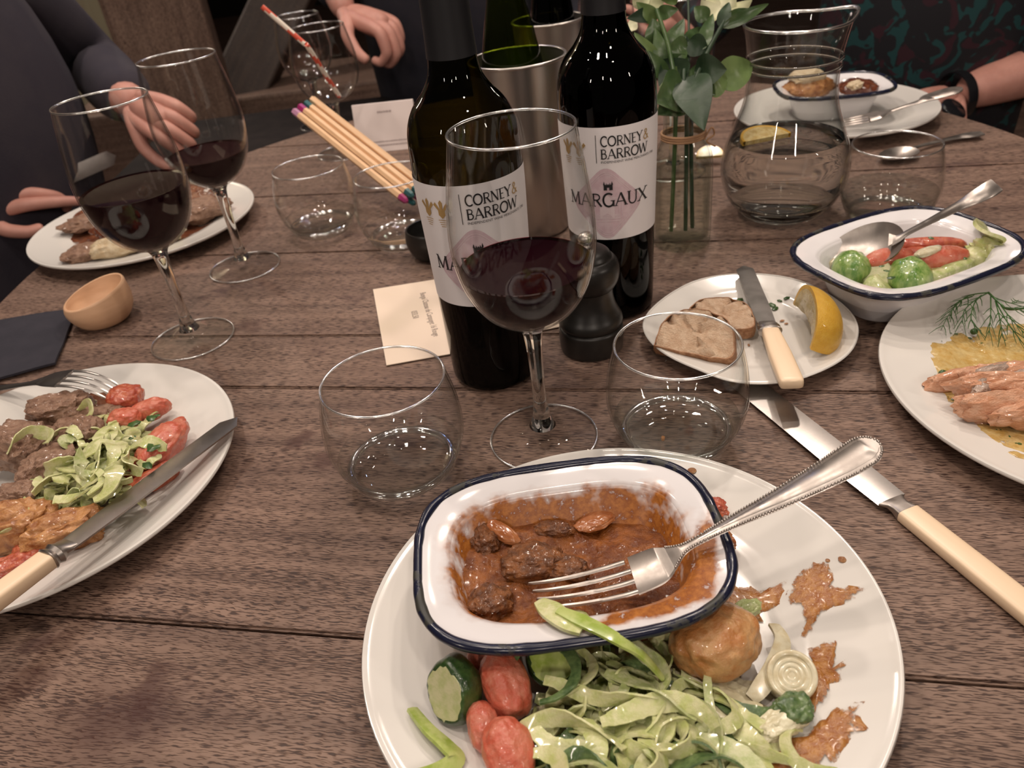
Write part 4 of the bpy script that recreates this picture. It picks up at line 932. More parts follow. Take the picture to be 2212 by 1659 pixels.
# ------------------------------------------------------------------ plates and enamel dishes
def pz(r, R):
    u = r / R
    if u < 0.58: return 0.0072
    if u < 0.74: k = (u - 0.58) / 0.16; return 0.0072 + 0.0048 * k * k * (3 - 2 * k)
    k = (u - 0.74) / 0.26; return 0.0120 + 0.0058 * k + 0.0012 * k * k
def plate(label, cx, cy, R, outline=None, z0=0.0):
    t = thing('dinner_plate' if outline is None else 'side_plate', label, 'plate', (cx, cy, z0))
    top = [(0, 0.0072)] + [(R * u / 40, pz(R * u / 40, R)) for u in range(4, 40)] + [(R - 0.0022, 0.0188), (R - 0.0006, 0.0187), (R, 0.0176), (R - 0.0004, 0.0164), (R - 0.002, 0.0150)]
    bot = [(R * 0.80, 0.0082), (R * 0.66, 0.0028), (R * 0.62, 0.0004), (R * 0.59, 0.0004), (R * 0.57, 0.0030), (0, 0.0032)]
    V, F = lathe(top + bot, 128)
    if outline:
        def k(a):
            w = 0; s = 0
            for ao, ro in outline:
                d = (a - ao + pi) % (2 * pi) - pi; g = math.exp(-(d / 0.42) ** 2); w += g; s += g * ro
            return s / w / R
        V = [(x * k(atan2(y, x)), y * k(atan2(y, x)), z * 0.72) for x, y, z in V]
    mesh('china', (V, F), CHINA, t); return t
MP = Vector((0.0395, 0.2630)); MR = 0.1337
LP = Vector((-0.3460, 0.4543)); LR = 0.1390
RP = Vector((0.4000, 0.4042)); RR = 0.1449
FP = Vector((-0.4300, 0.9548)); FR = 0.1361
plate('white dinner plate in front, holding the enamel dish of stew', MP.x, MP.y, MR)
plate('white dinner plate at the left frame edge with lamb and slaw', LP.x, LP.y, LR)
plate('white dinner plate at the right frame edge with salmon and dill', RP.x, RP.y, RR)
plate('white dinner plate far left, under gravy and mash, behind the two wine glasses', FP.x, FP.y, FR)
sp0 = Vector((0.1988, 0.5393)); pts = [at(*q, 0.012) for q in ((1385, 710), (1430, 650), (1550, 597), (1700, 600), (1800, 645), (1855, 710), (1800, 790), (1660, 832), (1450, 770), (1405, 745))]
plate('irregular oval white side plate with bread, lemon and a butter knife', sp0.x, sp0.y, 0.0845, outline=[(atan2(p.y - sp0.y, p.x - sp0.x), hypot(p.x - sp0.x, p.y - sp0.y)) for p in pts])
fa = at(1985, 230, 0.016); fb = at(1830, 302, 0.016)
RFP = Vector((0.4790, 1.0480)); RFR = 0.1300
plate('white dinner plate far right under a small enamel dish, before the patterned blouse', RFP.x, RFP.y, RFR)

def sup(a, b, n=3.2, N=96):
    return [(a * math.copysign(abs(cos(t)) ** (2 / n), cos(t)), b * math.copysign(abs(sin(t)) ** (2 / n), sin(t))) for t in [2 * pi * k / N for k in range(N)]]
def enamel(name, label, c, z, rot, mat, k=1.0, cat='dish'):
    t = thing(name, label, cat, mat=Matrix.Translation((c[0], c[1], z)) @ Matrix.Rotation(rot, 4, 'Z'))
    a, b = 0.0788 * k, 0.0615 * k; Hh = 0.042 * k
    lv = lambda d, zz, n=3.2: [(x, y, zz) for x, y in sup(a - d * k, b - d * k, n)]
    secs = [lv(0.0350, 0.0004), lv(0.0310, 0.0006), lv(0.0270, 0.0040 * k), lv(0.0180, 0.0360 * k), lv(0.0160, Hh - 0.0040), lv(0.0040, Hh - 0.0024), lv(0.0002, Hh - 0.0016), lv(0.0, Hh - 0.0006), lv(0.0006, Hh), lv(0.0040, Hh - 0.0008), lv(0.0140, Hh - 0.0026), lv(0.0162, Hh - 0.0040), lv(0.0178, Hh - 0.0075), lv(0.0220, 0.0200 * k), lv(0.0268, 0.0065 * k), lv(0.0300, 0.0026), lv(0.0350, 0.0020)]
    V, F = loft(secs)
    mesh('body', (V, F), mat, t)
    rp = [(x, y, Hh - 0.0008) for x, y in sup(a + 0.0002, b + 0.0002, 3.2, 160)]
    rr = [0.0027 + 0.0005 * noise.noise(Vector(p) * 120) for p in rp]
    mesh('navy_rim', tube(rp, rr, 10, closed=True), NAVY_RIM, t)
    return t
DC = Vector((0.0185, 0.2870)); DZ = 0.0072
enamel('enamel_dish', 'white navy rimmed enamel dish of paprika stew on the near plate', DC, DZ, radians(1), ENAMEL_SAUCE)
VC = Vector((0.3345, 0.5680)); VROT = radians(20)
enamel('enamel_dish', 'white navy rimmed enamel dish of vegetables with a serving spoon', VC, 0.0004, VROT, ENAMEL, k=1.07)
fd = at(1800, 180, 0.048)
enamel('enamel_dish', 'small navy rimmed enamel dish far right holding a browned pudding', fd, 0.0074, radians(-8), ENAMEL, k=0.92)

# ------------------------------------------------------------------ food helpers
def food(name, label, cat, VF, mat, group=None, mi=None, smooth=True, kind=None):
    return tag(mesh(name, VF, mat, smooth=smooth, mi=mi, base=True), label, cat, group, kind)
def smear(name, label, px_outline, zfun, mat, cat='sauce', seed=1, th=0.0012, wob=0.0042):
    P = [at(x, y, 0.011) for x, y in px_outline]
    pl = cr([(p.x, p.y) for p in P] + [(P[0].x, P[0].y)], 8)[:-1]
    pl = [Vector((x + wob * noise.noise(Vector((x * 160, y * 160, seed))), y + wob * noise.noise(Vector((x * 160, y * 160, seed + 9))))) for x, y in pl]
    c = sum(pl, Vector((0, 0))) / len(pl); n = len(pl); V = []; F = []; K = 9
    V.append((c.x, c.y, zfun(c.x, c.y) + th))
    for k in range(1, K + 1):
        u = k / K
        for p in pl:
            q = c.lerp(p, u); h = th * (1 - u ** 3) + 0.0009 * noise.noise(Vector((q.x * 180, q.y * 180, seed))) * (1 - u)
            V.append((q.x, q.y, zfun(q.x, q.y) + max(h, 0.0) + 0.00025 * (1 if k < K else -1)))
    for i in range(n): F.append((0, 1 + i, 1 + (i + 1) % n))
    for k in range(K - 1):
        for i in range(n):
            a = 1 + k * n + i; b = 1 + k * n + (i + 1) % n; F.append((a, a + n, b + n, b))
    o = food(name, label, cat, (V, F), mat)
    at_ = o.data.attributes.new('depth', 'FLOAT', 'POINT'); at_.data.foreach_set('value', [1.0] + [1 - k / K for k in range(1, K + 1) for _ in range(n)])
    return o
def on(cc, R): return lambda x, y: pz(min(hypot(x - cc.x, y - cc.y), R), R)
onM, onL, onR, onF, onRF = on(MP, MR), on(LP, LR), on(RP, RR), on(FP, FR), on(RFP, RFR)
onS = lambda x, y: pz(min(hypot(x - sp0.x, y - sp0.y), 0.0845), 0.0845) * 0.72
def chunk(name, label, cat, px, py, z, size, mat, rot=0.0, seed=1, amp=0.2, freq=1.4, tilt=(0, 0), ridge=0.0, boxy=1.0, group=None, sub=None):
    sub = sub or (5 if py > 820 and max(size) > 0.007 else 4)
    p = at(px, py, z); return food(name, label, cat, blob(p, size, rot, seed, amp, freq, sub, tilt, ridge, boxy), mat, group)
def curl(rng, p, L_, n=16, turn=0.5, up=0.3, head=None, lift=0.0, wavy=0.0):
    """a limp strand: heading wanders, height rises and sinks"""
    a = rng.uniform(0, 2 * pi) if head is None else head; pts = []; da = rng.uniform(-turn, turn)
    x, y, z = p; st = L_ / n; ph = rng.uniform(0, 6)
    for i in range(n + 1):
        u = i / n; pts.append((x, y, z + lift * sin(pi * u) + wavy * sin(u * 9 + ph)))
        da += rng.uniform(-0.25, 0.25) * turn; da = max(-turn, min(turn, da)); a += da * 0.55
        x += cos(a) * st; y += sin(a) * st
    return pts
def sides(rng, pts, roll0=None, rate=0.12):
    r = rng.uniform(-0.9, 0.9) if roll0 is None else roll0; S = []; d = rng.uniform(-rate, rate)
    for i in range(len(pts)):
        t = Vector(pts[min(i + 1, len(pts) - 1)]) - Vector(pts[max(i - 1, 0)]); t.normalize()
        h = t.cross(Vector((0, 0, 1))); h = h.normalized() if h.length > 1e-5 else Vector((1, 0, 0)); u = h.cross(t)
        S.append(h * cos(r) + u * sin(r)); r += d + rng.uniform(-rate, rate) * 0.5
    return S
def strand(rng, p, L_, w, **k):
    ro = k.pop('roll', None); pts = curl(rng, p, L_, **k); n = len(pts); ro = rng.uniform(-0.5, 0.5) if ro is None else ro
    wl = [w * (0.35 + 0.65 * sin(pi * min(0.98, max(0.04, i / (n - 1)))) ** 0.5) * rng.uniform(0.9, 1.1) for i in range(n)]
    return strip(pts, wl, 0.0010, sides(rng, pts, ro))

# ------------------------------------------------------------------ the stew in the near dish
def stewbed():
    V, F = [], []; N = 96; K = 26
    M0 = Matrix.Translation((DC.x, DC.y, DZ)) @ Matrix.Rotation(radians(1), 4, 'Z')
    V.append((0, 0, 0.019))
    for k in range(1, K + 1):
        u = k / K
        for x, y in sup(0.0572 * u, 0.0398 * u, 3.2, N):
            h = 0.0185 + 0.0042 * noise.fractal(Vector((x * 46, y * 46, 2.0)), 1.0, 2.0, 4) + 0.0030 * noise.noise(Vector((x * 22, y * 22, 7)))
            h += 0.0030 * max(0, -x / 0.057) - 0.0022 * max(0, x / 0.05)
            V.append((x, y, h))
    for i in range(N): F.append((0, 1 + i, 1 + (i + 1) % N))
    for k in range(K - 1):
        for i in range(N):
            a = 1 + k * N + i; b = 1 + k * N + (i + 1) % N; F.append((a, a + N, b + N, b))
    b0 = 1 + (K - 1) * N; e = len(V)
    V += [(x, y, 0.004) for x, y in sup(0.0500, 0.0325, 3.2, N)]
    for i in range(N): F.append((b0 + i, e + i, e + (i + 1) % N, b0 + (i + 1) % N))
    F.append(tuple(e + N - 1 - i for i in range(N)))
    return [M0 @ Vector(v) for v in V], F
food('beef_stew', 'brown paprika stew gravy filling the near enamel dish', 'stew', stewbed(), STEW, kind='stuff')
ch = 'chunks of beef in the stew'
for lb, px, py, z, sz, rot, sd, bx in [('largest square cut beef chunk at the middle front of the stew', 1150, 1218, 0.0300, (0.0165, 0.0110, 0.0085), 0.0, 3, 0.75), ('frayed beef chunk at the front left corner of the stew', 1058, 1305, 0.0295, (0.0120, 0.0100, 0.0080), 0.5, 5, 0.9),
                                       ('dark beef chunk at the left end of the stew', 1045, 1165, 0.0285, (0.0085, 0.0125, 0.0085), 0.2, 8, 0.85), ('small beef chunk at the back of the stew', 1195, 1145, 0.0290, (0.0110, 0.0055, 0.0045), -0.2, 11, 0.9),
                                       ('beef chunk left of the fork tines in the stew', 1225, 1230, 0.0290, (0.0115, 0.0080, 0.0060), -0.3, 14, 0.8)]:
    chunk('beef_chunk', lb, 'beef', px, py, z, sz, BEEF, rot, sd, 0.26, 1.6, ridge=0.10, boxy=bx, group=ch)
chunk('onion_piece', 'pink onion petal lying on the left side of the stew', 'onion', 1085, 1150, 0.034, (0.0115, 0.0048, 0.0034), ONION, radians(-48), 4, 0.12, 1.2, tilt=(0.5, 0.2))
chunk('onion_piece', 'curved pale onion piece at the back right of the stew', 'onion', 1285, 1125, 0.0275, (0.0120, 0.0070, 0.0030), ONION, radians(20), 7, 0.15, 1.4)
chunk('onion_piece', 'reddish onion shred at the back left rim of the stew', 'onion', 1095, 1110, 0.032, (0.0100, 0.0030, 0.0026), ONION, radians(10), 17, 0.2, 1.4)

# ------------------------------------------------------------------ food on the near plate
smear('sauce_smear', 'brown sauce smear just right of the enamel dish on the near plate', [(1545, 1230), (1640, 1262), (1700, 1248), (1690, 1295), (1660, 1320), (1640, 1360), (1570, 1330), (1520, 1300)], onM, SMEAR, seed=3)
smear('sauce_smear', 'forked brown sauce smear toward the right rim of the near plate', [(1705, 1262), (1730, 1225), (1790, 1225), (1805, 1270), (1858, 1285), (1835, 1312), (1790, 1322), (1755, 1375), (1735, 1390), (1722, 1340), (1693, 1290)], onM, SMEAR, seed=5)
smear('sauce_smear', 'brown sauce smear right of the leek slice on the near plate', [(1745, 1395), (1795, 1385), (1810, 1420), (1790, 1470), (1830, 1430), (1800, 1500), (1760, 1560), (1735, 1570), (1735, 1480)], onM, SMEAR, seed=7)
smear('sauce_smear', 'broad brown sauce streak at the lower right of the near plate', [(1560, 1690), (1640, 1620), (1740, 1585), (1800, 1545), (1865, 1522), (1850, 1560), (1870, 1590), (1820, 1625), (1780, 1680)], onM, SMEAR, seed=9)
smear('sauce_smear', 'thin brown sauce under the potato on the near plate', [(1380, 1330), (1440, 1310), (1480, 1440), (1600, 1480), (1680, 1560), (1560, 1640), (1420, 1560)], onM, CREAM_SMEAR, seed=19, th=0.0008)
p = at(1432, 947, 0.0125); food('food_crumb', 'tiny orange crumb at the bottom of the tumbler beside the table knife', 'crumb', blob(p, (0.0014, 0.0012, 0.0022), 0, 3, 0.2, 1.5, 3), POTATO)
for lb, px, py, r in [('round sauce drop above the enamel dish on the near plate rim', 1495, 1018, 0.0028), ('larger sauce drop near the right rim of the near plate', 1819, 1212, 0.0022), ('smaller sauce drop beside the larger one on the near plate', 1788, 1210, 0.0013)]:
    p = at(px, py, 0.016); food('sauce_drop', lb, 'sauce', blob((p.x, p.y, onM(p.x, p.y) + 0.0002), (r, r, r * 0.35), 0, px, 0.1, 1.5, 3), SAUCE)

def sprout_half(label, p, r, face, spin, mats, stretch=1.2, cut=0.35):
    V0, F = ico(4); V = []; mi = []
    for v in V0:
        n_ = 1 + 0.05 * noise.noise(v * 2.2 + Vector((spin, 0, 0))) + 0.02 * cos(atan2(v.y, v.z) * 5)
        V.append(Vector((min(v.x * n_, cut), v.y * n_, v.z * n_ * stretch)))
    for f in F: mi.append(1 if all(V[i].x > cut - 1e-4 for i in f) else 0)
    X = Vector(face).normalized(); Mx = X.to_track_quat('X', 'Z').to_matrix() @ Matrix.Rotation(spin, 3, 'X')
    t = thing('brussels_sprout', label, 'brussels sprout', tuple(p))
    me = mesh('sprout', ([Mx @ (v * r) for v in V], F), mats, t, mi=mi); return t
p = at(982, 1490, 0.024)
sprout_half('halved brussels sprout with pale cut face at the left of the near plate', p, 0.0132, (-0.60, -0.62, 0.50), 0.35, [SPROUT, SPROUT_CUT], 1.25, 0.55)
p = at(1190, 1432, 0.022)
sprout_half('halved brussels sprout under the front rim of the enamel dish', p, 0.0110, (0.1, -0.5, 0.85), 1.2, [SPROUT, LEEK], 1.1, 0.45)
for lb, px, py, z, sz, rot, tl, sd in [('red tomato piece just below the enamel dish on the near plate', 1092, 1478, 0.0250, (0.0108, 0.0165, 0.0105), radians(18), (0.35, 0.0), 2), ('tomato piece lowest at the bottom edge of the near plate', 1098, 1625, 0.0240, (0.0110, 0.0150, 0.0105), radians(12), (0.3, 0), 6),
                                       ('dark tomato piece between sprout and lowest tomato on the near plate', 1045, 1570, 0.0190, (0.0080, 0.0120, 0.0090), radians(8), (0.2, 0), 9), ('tomato piece tucked under the left front of the enamel dish', 1060, 1418, 0.0170, (0.0130, 0.0090, 0.0065), 0.2, (0, 0), 12),
                                       ('pink tomato piece tucked under the right front of the enamel dish', 1385, 1348, 0.0170, (0.0120, 0.0080, 0.0080), 0.3, (0, 0), 15)]:
    chunk('tomato_piece', lb, 'tomato', px, py, z, sz, TOMATO, rot, sd, 0.10, 1.3, tl, boxy=0.92)
chunk('roast_potato', 'sauced roast potato right of centre on the near plate', 'potato', 1545, 1385, 0.0230, (0.0215, 0.0180, 0.0150), POTATO_PALE, 0.3, 5, 0.16, 1.2, boxy=0.85)
for lb, px, py, sz, sd in [('dark red bacon scrap behind the right end of the enamel dish', 1540, 1095, (0.0070, 0.0085, 0.0040), 21), ('pink bacon scrap beside the fork at the dish right corner', 1560, 1168, (0.0060, 0.0085, 0.0055), 23)]:
    chunk('bacon_scrap', lb, 'bacon', px, py, 0.018, sz, TOMATO_DARK if sd == 21 else ONION, 0.6, sd, 0.3, 1.8)
# leek ring: concentric layers
p = at(1708, 1462, 0.0150); axd = Vector((-0.15, -0.45, 0.88)).normalized(); Mq = axd.to_track_quat('Z', 'Y').to_matrix().to_4x4(); Mq.translation = p
t = thing('leek_slice', 'short white leek slice near the right of the near plate', 'leek', mat=Mq)
mesh('outer_layer', lathe([(0, -0.0078)] + cr([(0.0100, -0.0076), (0.0115, -0.0065), (0.0118, 0.0), (0.0113, 0.0068), (0.0100, 0.0078), (0.0087, 0.0074)], 4) + [(0.0084, 0.0066), (0, 0.0060)], 40), LEEK_WHITE, t)
for k, r in enumerate((0.0081, 0.0058, 0.0036)): mesh('inner_layer', lathe([(r, 0.0056)] + [(r, 0.0066 - 0.0003 * k), (r - 0.0010, 0.0071 - 0.0003 * k), (r - 0.0021, 0.0068 - 0.0003 * k)] + [(max(r - 0.0022, 0.0002), 0.0056)], 36, closed=True), LEEK_WHITE, t)
def px_strip(name, label, cat, pts, wid, mat, th=0.0012, up=None, n=8, roll=0.0, rate=0.0):
    P = cr([tuple(at(x, y, z)) for x, y, z in pts], n); rg = random.Random(len(label))
    w = cr([(q,) for q in wid], max(1, (len(P) - 1) // (len(wid) - 1))) if isinstance(wid, (list, tuple)) else None
    wl = [w[min(int(i * (len(w) - 1) / (len(P) - 1)), len(w) - 1)][0] for i in range(len(P))] if w else wid
    return food(name, label, cat, strip(P, wl, th, sides(rg, P, roll, rate)), mat)
px_strip('leek_strip', 'bright green leek strip curling at the lower left of the near plate', 'leek', [(890, 1532, 0.017), (925, 1575, 0.019), (965, 1612, 0.018), (985, 1640, 0.017), (940, 1670, 0.0165), (880, 1690, 0.017)], [0.0055, 0.0075, 0.0085, 0.0080, 0.009], LEEK, 0.0016, roll=0.6)
px_strip('leek_strip', 'green edged leek strip hanging over the front rim of the enamel dish', 'leek', [(1205, 1318, 0.0515), (1250, 1338, 0.0515), (1300, 1362, 0.0515), (1345, 1388, 0.0500), (1390, 1418, 0.0420), (1432, 1465, 0.0290)], [0.005, 0.0075, 0.0070, 0.0060, 0.0050, 0.003], LEEK, 0.0014, roll=0.2)
px_strip('cabbage_strip', 'pale folded cabbage piece resting on the front rim of the enamel dish', 'cabbage', [(1165, 1300, 0.0480), (1190, 1318, 0.0500), (1225, 1345, 0.0505), (1258, 1362, 0.0500)], [0.006, 0.0115, 0.0100, 0.006], CAB_PALE, 0.0018, roll=0.15)
px_strip('leek_strip', 'limp translucent leek strip between the potato and the leek slice', 'leek', [(1672, 1350, 0.015), (1690, 1385, 0.0175), (1672, 1440, 0.017), (1640, 1490, 0.014), (1622, 1510, 0.012)], [0.006, 0.0085, 0.0085, 0.006], LEEK_WHITE, 0.0014, roll=0.3)
for lb, px, py, z, sz, sd, mt in [('green cabbage scrap beside the leek slice on the near plate', 1712, 1535, 0.0165, (0.0095, 0.0075, 0.0060), 31, CAB_DARK), ('sauced cabbage scrap below the leek slice on the near plate', 1690, 1562, 0.0150, (0.0125, 0.0065, 0.0055), 33, CREAMY), ('dark green leaf scrap behind the potato on the near plate', 1440, 1338, 0.0190, (0.0090, 0.0060, 0.0050), 35, SPROUT),
                                  ('small pale cube of leek left of the potato', 1425, 1372, 0.0200, (0.0055, 0.0040, 0.0035), 37, CAB_PALE), ('green shred right of the potato top', 1610, 1318, 0.0150, (0.0080, 0.0050, 0.0035), 39, CAB_GREEN)]:
    chunk('vegetable_scrap', lb, 'vegetable', px, py, z, sz, mt, 0.4, sd, 0.3, 1.7, boxy=0.8)
rng = random.Random(11)
parts = []
poly = [(1180, 1440), (1260, 1395), (1360, 1400), (1430, 1460), (1520, 1495), (1620, 1520), (1690, 1560), (1660, 1640), (1560, 1690), (1380, 1720), (1220, 1720), (1150, 1640), (1165, 1540)]
def inside(x, y, P):
    r = False
    for i in range(len(P)):
        x1, y1 = P[i]; x2, y2 = P[i - 1]
        if (y1 > y) != (y2 > y) and x < (x2 - x1) * (y - y1) / (y2 - y1) + x1: r = not r
    return r
def heap(poly, n, zlo, zhi, zf, seed, L_=(0.02, 0.05), w=(0.003, 0.0065), pw=(0.62, 0.26, 0.12), heads=None):
    rg = random.Random(seed); ps = []; xs = [p[0] for p in poly]; ys = [p[1] for p in poly]
    cxp, cyp = sum(xs) / len(xs), sum(ys) / len(ys)
    while len(ps) < n:
        x = rg.uniform(min(xs), max(xs)); y = rg.uniform(min(ys), max(ys))
        if not inside(x, y, poly): continue
        e = min(1.0, hypot((x - cxp) / (max(xs) - min(xs)) * 2, (y - cyp) / (max(ys) - min(ys)) * 2))
        zz = zlo + (zhi - zlo) * rg.uniform(0.35, 1.0) * (1 - 0.75 * e * e)
        p = at(x, y, zz); m_ = 0 if rg.random() < pw[0] else (1 if rg.random() < pw[1] / (pw[1] + pw[2]) else 2)
        LL = rg.uniform(*L_); hd = None if heads is None else rg.gauss(heads, 0.55) + (pi if rg.random() < 0.5 else 0)
        q = Vector((p.x - cos(hd or 0) * LL * .5, p.y - sin(hd or 0) * LL * .5, p.z)) if hd is not None else p
        VF = strand(rg, tuple(q), LL, rg.uniform(*w), turn=0.45, head=hd, lift=rg.uniform(-0.002, 0.007), wavy=rg.uniform(0, 0.0016))
        ps.append((VF[0], VF[1], m_))
    V, F, mi = join(*ps)
    V = [Vector((v[0], v[1], max(v[2], zf(v[0], v[1]) + 0.0006))) for v in V]
    return V, F, mi
V, F, mi = heap(poly, 150, 0.0105, 0.026, onM, 5, (0.018, 0.046), (0.0040, 0.0115), heads=0.1)
food('shredded_cabbage', 'heap of creamy shredded cabbage and leek on the near plate', 'cabbage', (V, F), [CAB_PALE, CAB_GREEN, CAB_DARK], mi=mi, kind='stuff')
food('cabbage_dressing', 'creamy dressing pooled under the shredded cabbage on the near plate', 'dressing', blob(at(1400, 1590, 0.011), (0.055, 0.036, 0.0075), 0.1, 4, 0.22, 1.6, 5), CREAMY, kind='stuff')
for i, (x, y, z, hd, LL, w, mt) in enumerate([(1200, 1520, 0.028, 0.5, 0.055, 0.0085, CAB_PALE), (1300, 1490, 0.030, -0.35, 0.060, 0.0075, CAB_PALE), (1420, 1540, 0.031, 0.0, 0.055, 0.0090, CAB_PALE), (1250, 1580, 0.030, 0.25, 0.050, 0.0085, CAB_PALE), (1350, 1610, 0.031, 0.1, 0.065, 0.0095, CAB_GREEN), (1480, 1590, 0.029, -0.1, 0.045, 0.0085, CAB_PALE),
                                            (1270, 1440, 0.029, -0.75, 0.045, 0.0060, CAB_GREEN), (1330, 1430, 0.028, -0.6, 0.05, 0.0050, CAB_PALE), (1180, 1630, 0.027, -1.2, 0.04, 0.008, CAB_PALE), (1560, 1570, 0.026, -0.4, 0.04, 0.008, CAB_PALE), (1400, 1480, 0.030, -0.5, 0.045, 0.0085, CAB_GREEN), (1240, 1640, 0.030, 0.6, 0.045, 0.0095, CAB_PALE), (1500, 1520, 0.027, -0.3, 0.05, 0.007, CAB_GREEN), (1600, 1600, 0.022, -0.6, 0.035, 0.007, CAB_PALE),
                                            (1330, 1530, 0.033, -0.25, 0.075, 0.0055, CAB_DARK), (1230, 1590, 0.031, 1.1, 0.03, 0.006, CAB_DARK)]):
    rg = random.Random(40 + i); p = at(x, y, z)
    VF = strand(rg, (p.x - cos(hd) * LL * .45, p.y - sin(hd) * LL * .45, p.z - 0.002), LL, w, turn=0.42, head=hd, lift=0.003, wavy=0.0014, n=22)
    food('cabbage_strip', 'long dressed cabbage strip lying on top of the heap on the near plate' if mt is not CAB_DARK else ('long dark green dressed strip across the middle of the heap on the near plate' if LL > 0.05 else 'short dark green dressed strip at the front of the heap on the near plate'), 'cabbage', VF, mt, group='cabbage strips on the near plate' if mt is not CAB_DARK else 'dark cabbage strips on the near plate')

# ------------------------------------------------------------------ food on the left plate
for lb, px, py, z, sz, rot, sd in [('browned lamb chunk at the back of the left plate', 128, 890, 0.026, (0.0190, 0.0125, 0.0125), 0.25, 2), ('lamb chunk at the left frame edge on the left plate', 40, 965, 0.027, (0.0210, 0.0170, 0.0140), -0.3, 4), ('dark lamb chunk under the cabbage on the left plate', 165, 945, 0.025, (0.0150, 0.0130, 0.0120), 0.4, 6),
                               ('lamb chunk in the middle of the left plate', 115, 1010, 0.024, (0.0180, 0.0120, 0.0110), 0.5, 8), ('small lamb piece at the left frame edge beside the potatoes', 40, 1075, 0.020, (0.0120, 0.0100, 0.0090), 0.1, 10), ('lamb piece left of the tomatoes on the left plate', 215, 905, 0.020, (0.0170, 0.0090, 0.0080), 0.0, 12)]:
    chunk('lamb_chunk', lb, 'lamb', px, py, z, tuple(q * 1.15 for q in sz), LAMB, rot, sd, 0.30, 1.5, ridge=0.12, boxy=0.72)
smear('gravy_pool', 'dark gravy between lamb and fork tines on the left plate', [(150, 868), (200, 850), (255, 862), (268, 890), (240, 925), (170, 930)], onL, GRAVY_SMEAR, 'gravy', 41)
for lb, px, py, z, sz, rot, tl, sd, mt in [('tomato piece touching the fork tines on the left plate', 272, 862, 0.024, (0.0140, 0.0120, 0.0110), 0.3, (0, 0), 3, TOMATO_DARK), ('tomato piece behind the cabbage on the left plate', 325, 885, 0.022, (0.0150, 0.0075, 0.0085), 0.35, (0, 0), 5, TOMATO), ('largest tomato piece on the right of the left plate', 350, 965, 0.023, (0.0120, 0.0260, 0.0110), radians(-22), (0.1, 0.2), 7, TOMATO),
                                         ('sauced tomato piece in the middle of the left plate', 270, 905, 0.024, (0.0125, 0.0090, 0.0080), 0.0, (0, 0), 9, TOMATO), ('tomato skin beside the knife blade on the left plate', 330, 1035, 0.018, (0.0200, 0.0080, 0.0070), 0.75, (0, 0), 11, TOMATO_DARK), ('tomato scrap under the cabbage on the left plate', 260, 1040, 0.019, (0.0100, 0.0080, 0.0070), 0.2, (0, 0), 13, TOMATO_DARK)]:
    chunk('tomato_piece', lb, 'tomato', px, py, z, sz, mt, rot, sd, 0.16, 1.5, tl, boxy=0.85)
for lb, px, py, z, sz, rot, sd in [('roast potato wedge beside the knife on the left plate', 140, 1150, 0.022, (0.0245, 0.0115, 0.0130), 0.42, 3), ('roast potato at the left frame edge on the left plate', 35, 1135, 0.024, (0.0225, 0.0150, 0.0145), 0.2, 6), ('reddish roast potato lowest at the left frame edge', 28, 1235, 0.018, (0.0210, 0.0100, 0.0095), 0.4, 9), ('dark roast potato piece between the potatoes on the left plate', 90, 1195, 0.015, (0.0170, 0.0110, 0.0080), 0.3, 12)]:
    chunk('roast_potato', lb, 'potato', px, py, z, sz, POTATO if sd < 9 else TOMATO_DARK, rot, sd, 0.27, 1.5, ridge=0.10, boxy=0.74)
polyL = [(110, 930), (200, 905), (270, 905), (335, 930), (320, 990), (275, 1040), (235, 1090), (150, 1095), (80, 1080), (90, 1030), (150, 1000), (180, 960)]
V, F, mi = heap(polyL, 140, 0.014, 0.042, onL, 8, (0.014, 0.034), (0.0045, 0.0120), (0.80, 0.18, 0.02))
food('shredded_cabbage', 'heap of creamy shredded cabbage on the left plate', 'cabbage', (V, F), [CAB_PALE, CAB_GREEN, CAB_DARK], mi=mi, kind='stuff')
for i, (x, y, z, hd, LL, w) in enumerate([(150, 920, 0.040, 1.0, 0.045, 0.010), (120, 1000, 0.036, 1.3, 0.045, 0.010), (250, 950, 0.043, 0.2, 0.045, 0.011), (225, 1000, 0.042, 1.2, 0.05, 0.012), (275, 985, 0.040, 0.5, 0.045, 0.009), (190, 1060, 0.036, 0.1, 0.05, 0.010), (110, 1075, 0.030, 0.4, 0.045, 0.009), (215, 890, 0.036, 0.5, 0.035, 0.006), (255, 1030, 0.036, -0.6, 0.035, 0.009)]):
    rg = random.Random(70 + i); p = at(x, y, z)
    VF = strand(rg, (p.x - cos(hd) * LL * .45, p.y - sin(hd) * LL * .45, p.z - 0.003), LL, w, turn=0.5, head=hd, lift=0.004, wavy=0.002, n=22)
    food('cabbage_strip', 'broad pale cabbage strip on top of the heap on the left plate', 'cabbage', VF, CAB_PALE, group='cabbage strips on the left plate')
def flecks(label, spots, zf, z, mat, seed, r=(0.0007, 0.0022)):
    rg = random.Random(seed); ps = []
    for x, y in spots:
        p = at(x, y, z); s = rg.uniform(*r)
        ps.append(blob((p.x, p.y, p.z if zf is None else zf(p.x, p.y) + 0.0010), (s * 1.6, s, s * 0.35), rg.uniform(0, 3), rg.random() * 50, 0.3, 1.5, 1))
    V, F, _ = join(*ps); food('herb_flecks', label, 'herbs', (V, F), mat, kind='stuff')
flecks('chopped green herbs scattered over the tomatoes on the left plate', [(332, 902), (338, 898), (325, 904), (265, 1008), (285, 945), (318, 1006), (330, 968), (325, 965), (290, 915)], None, 0.034, HERB, 4, (0.0016, 0.0036))

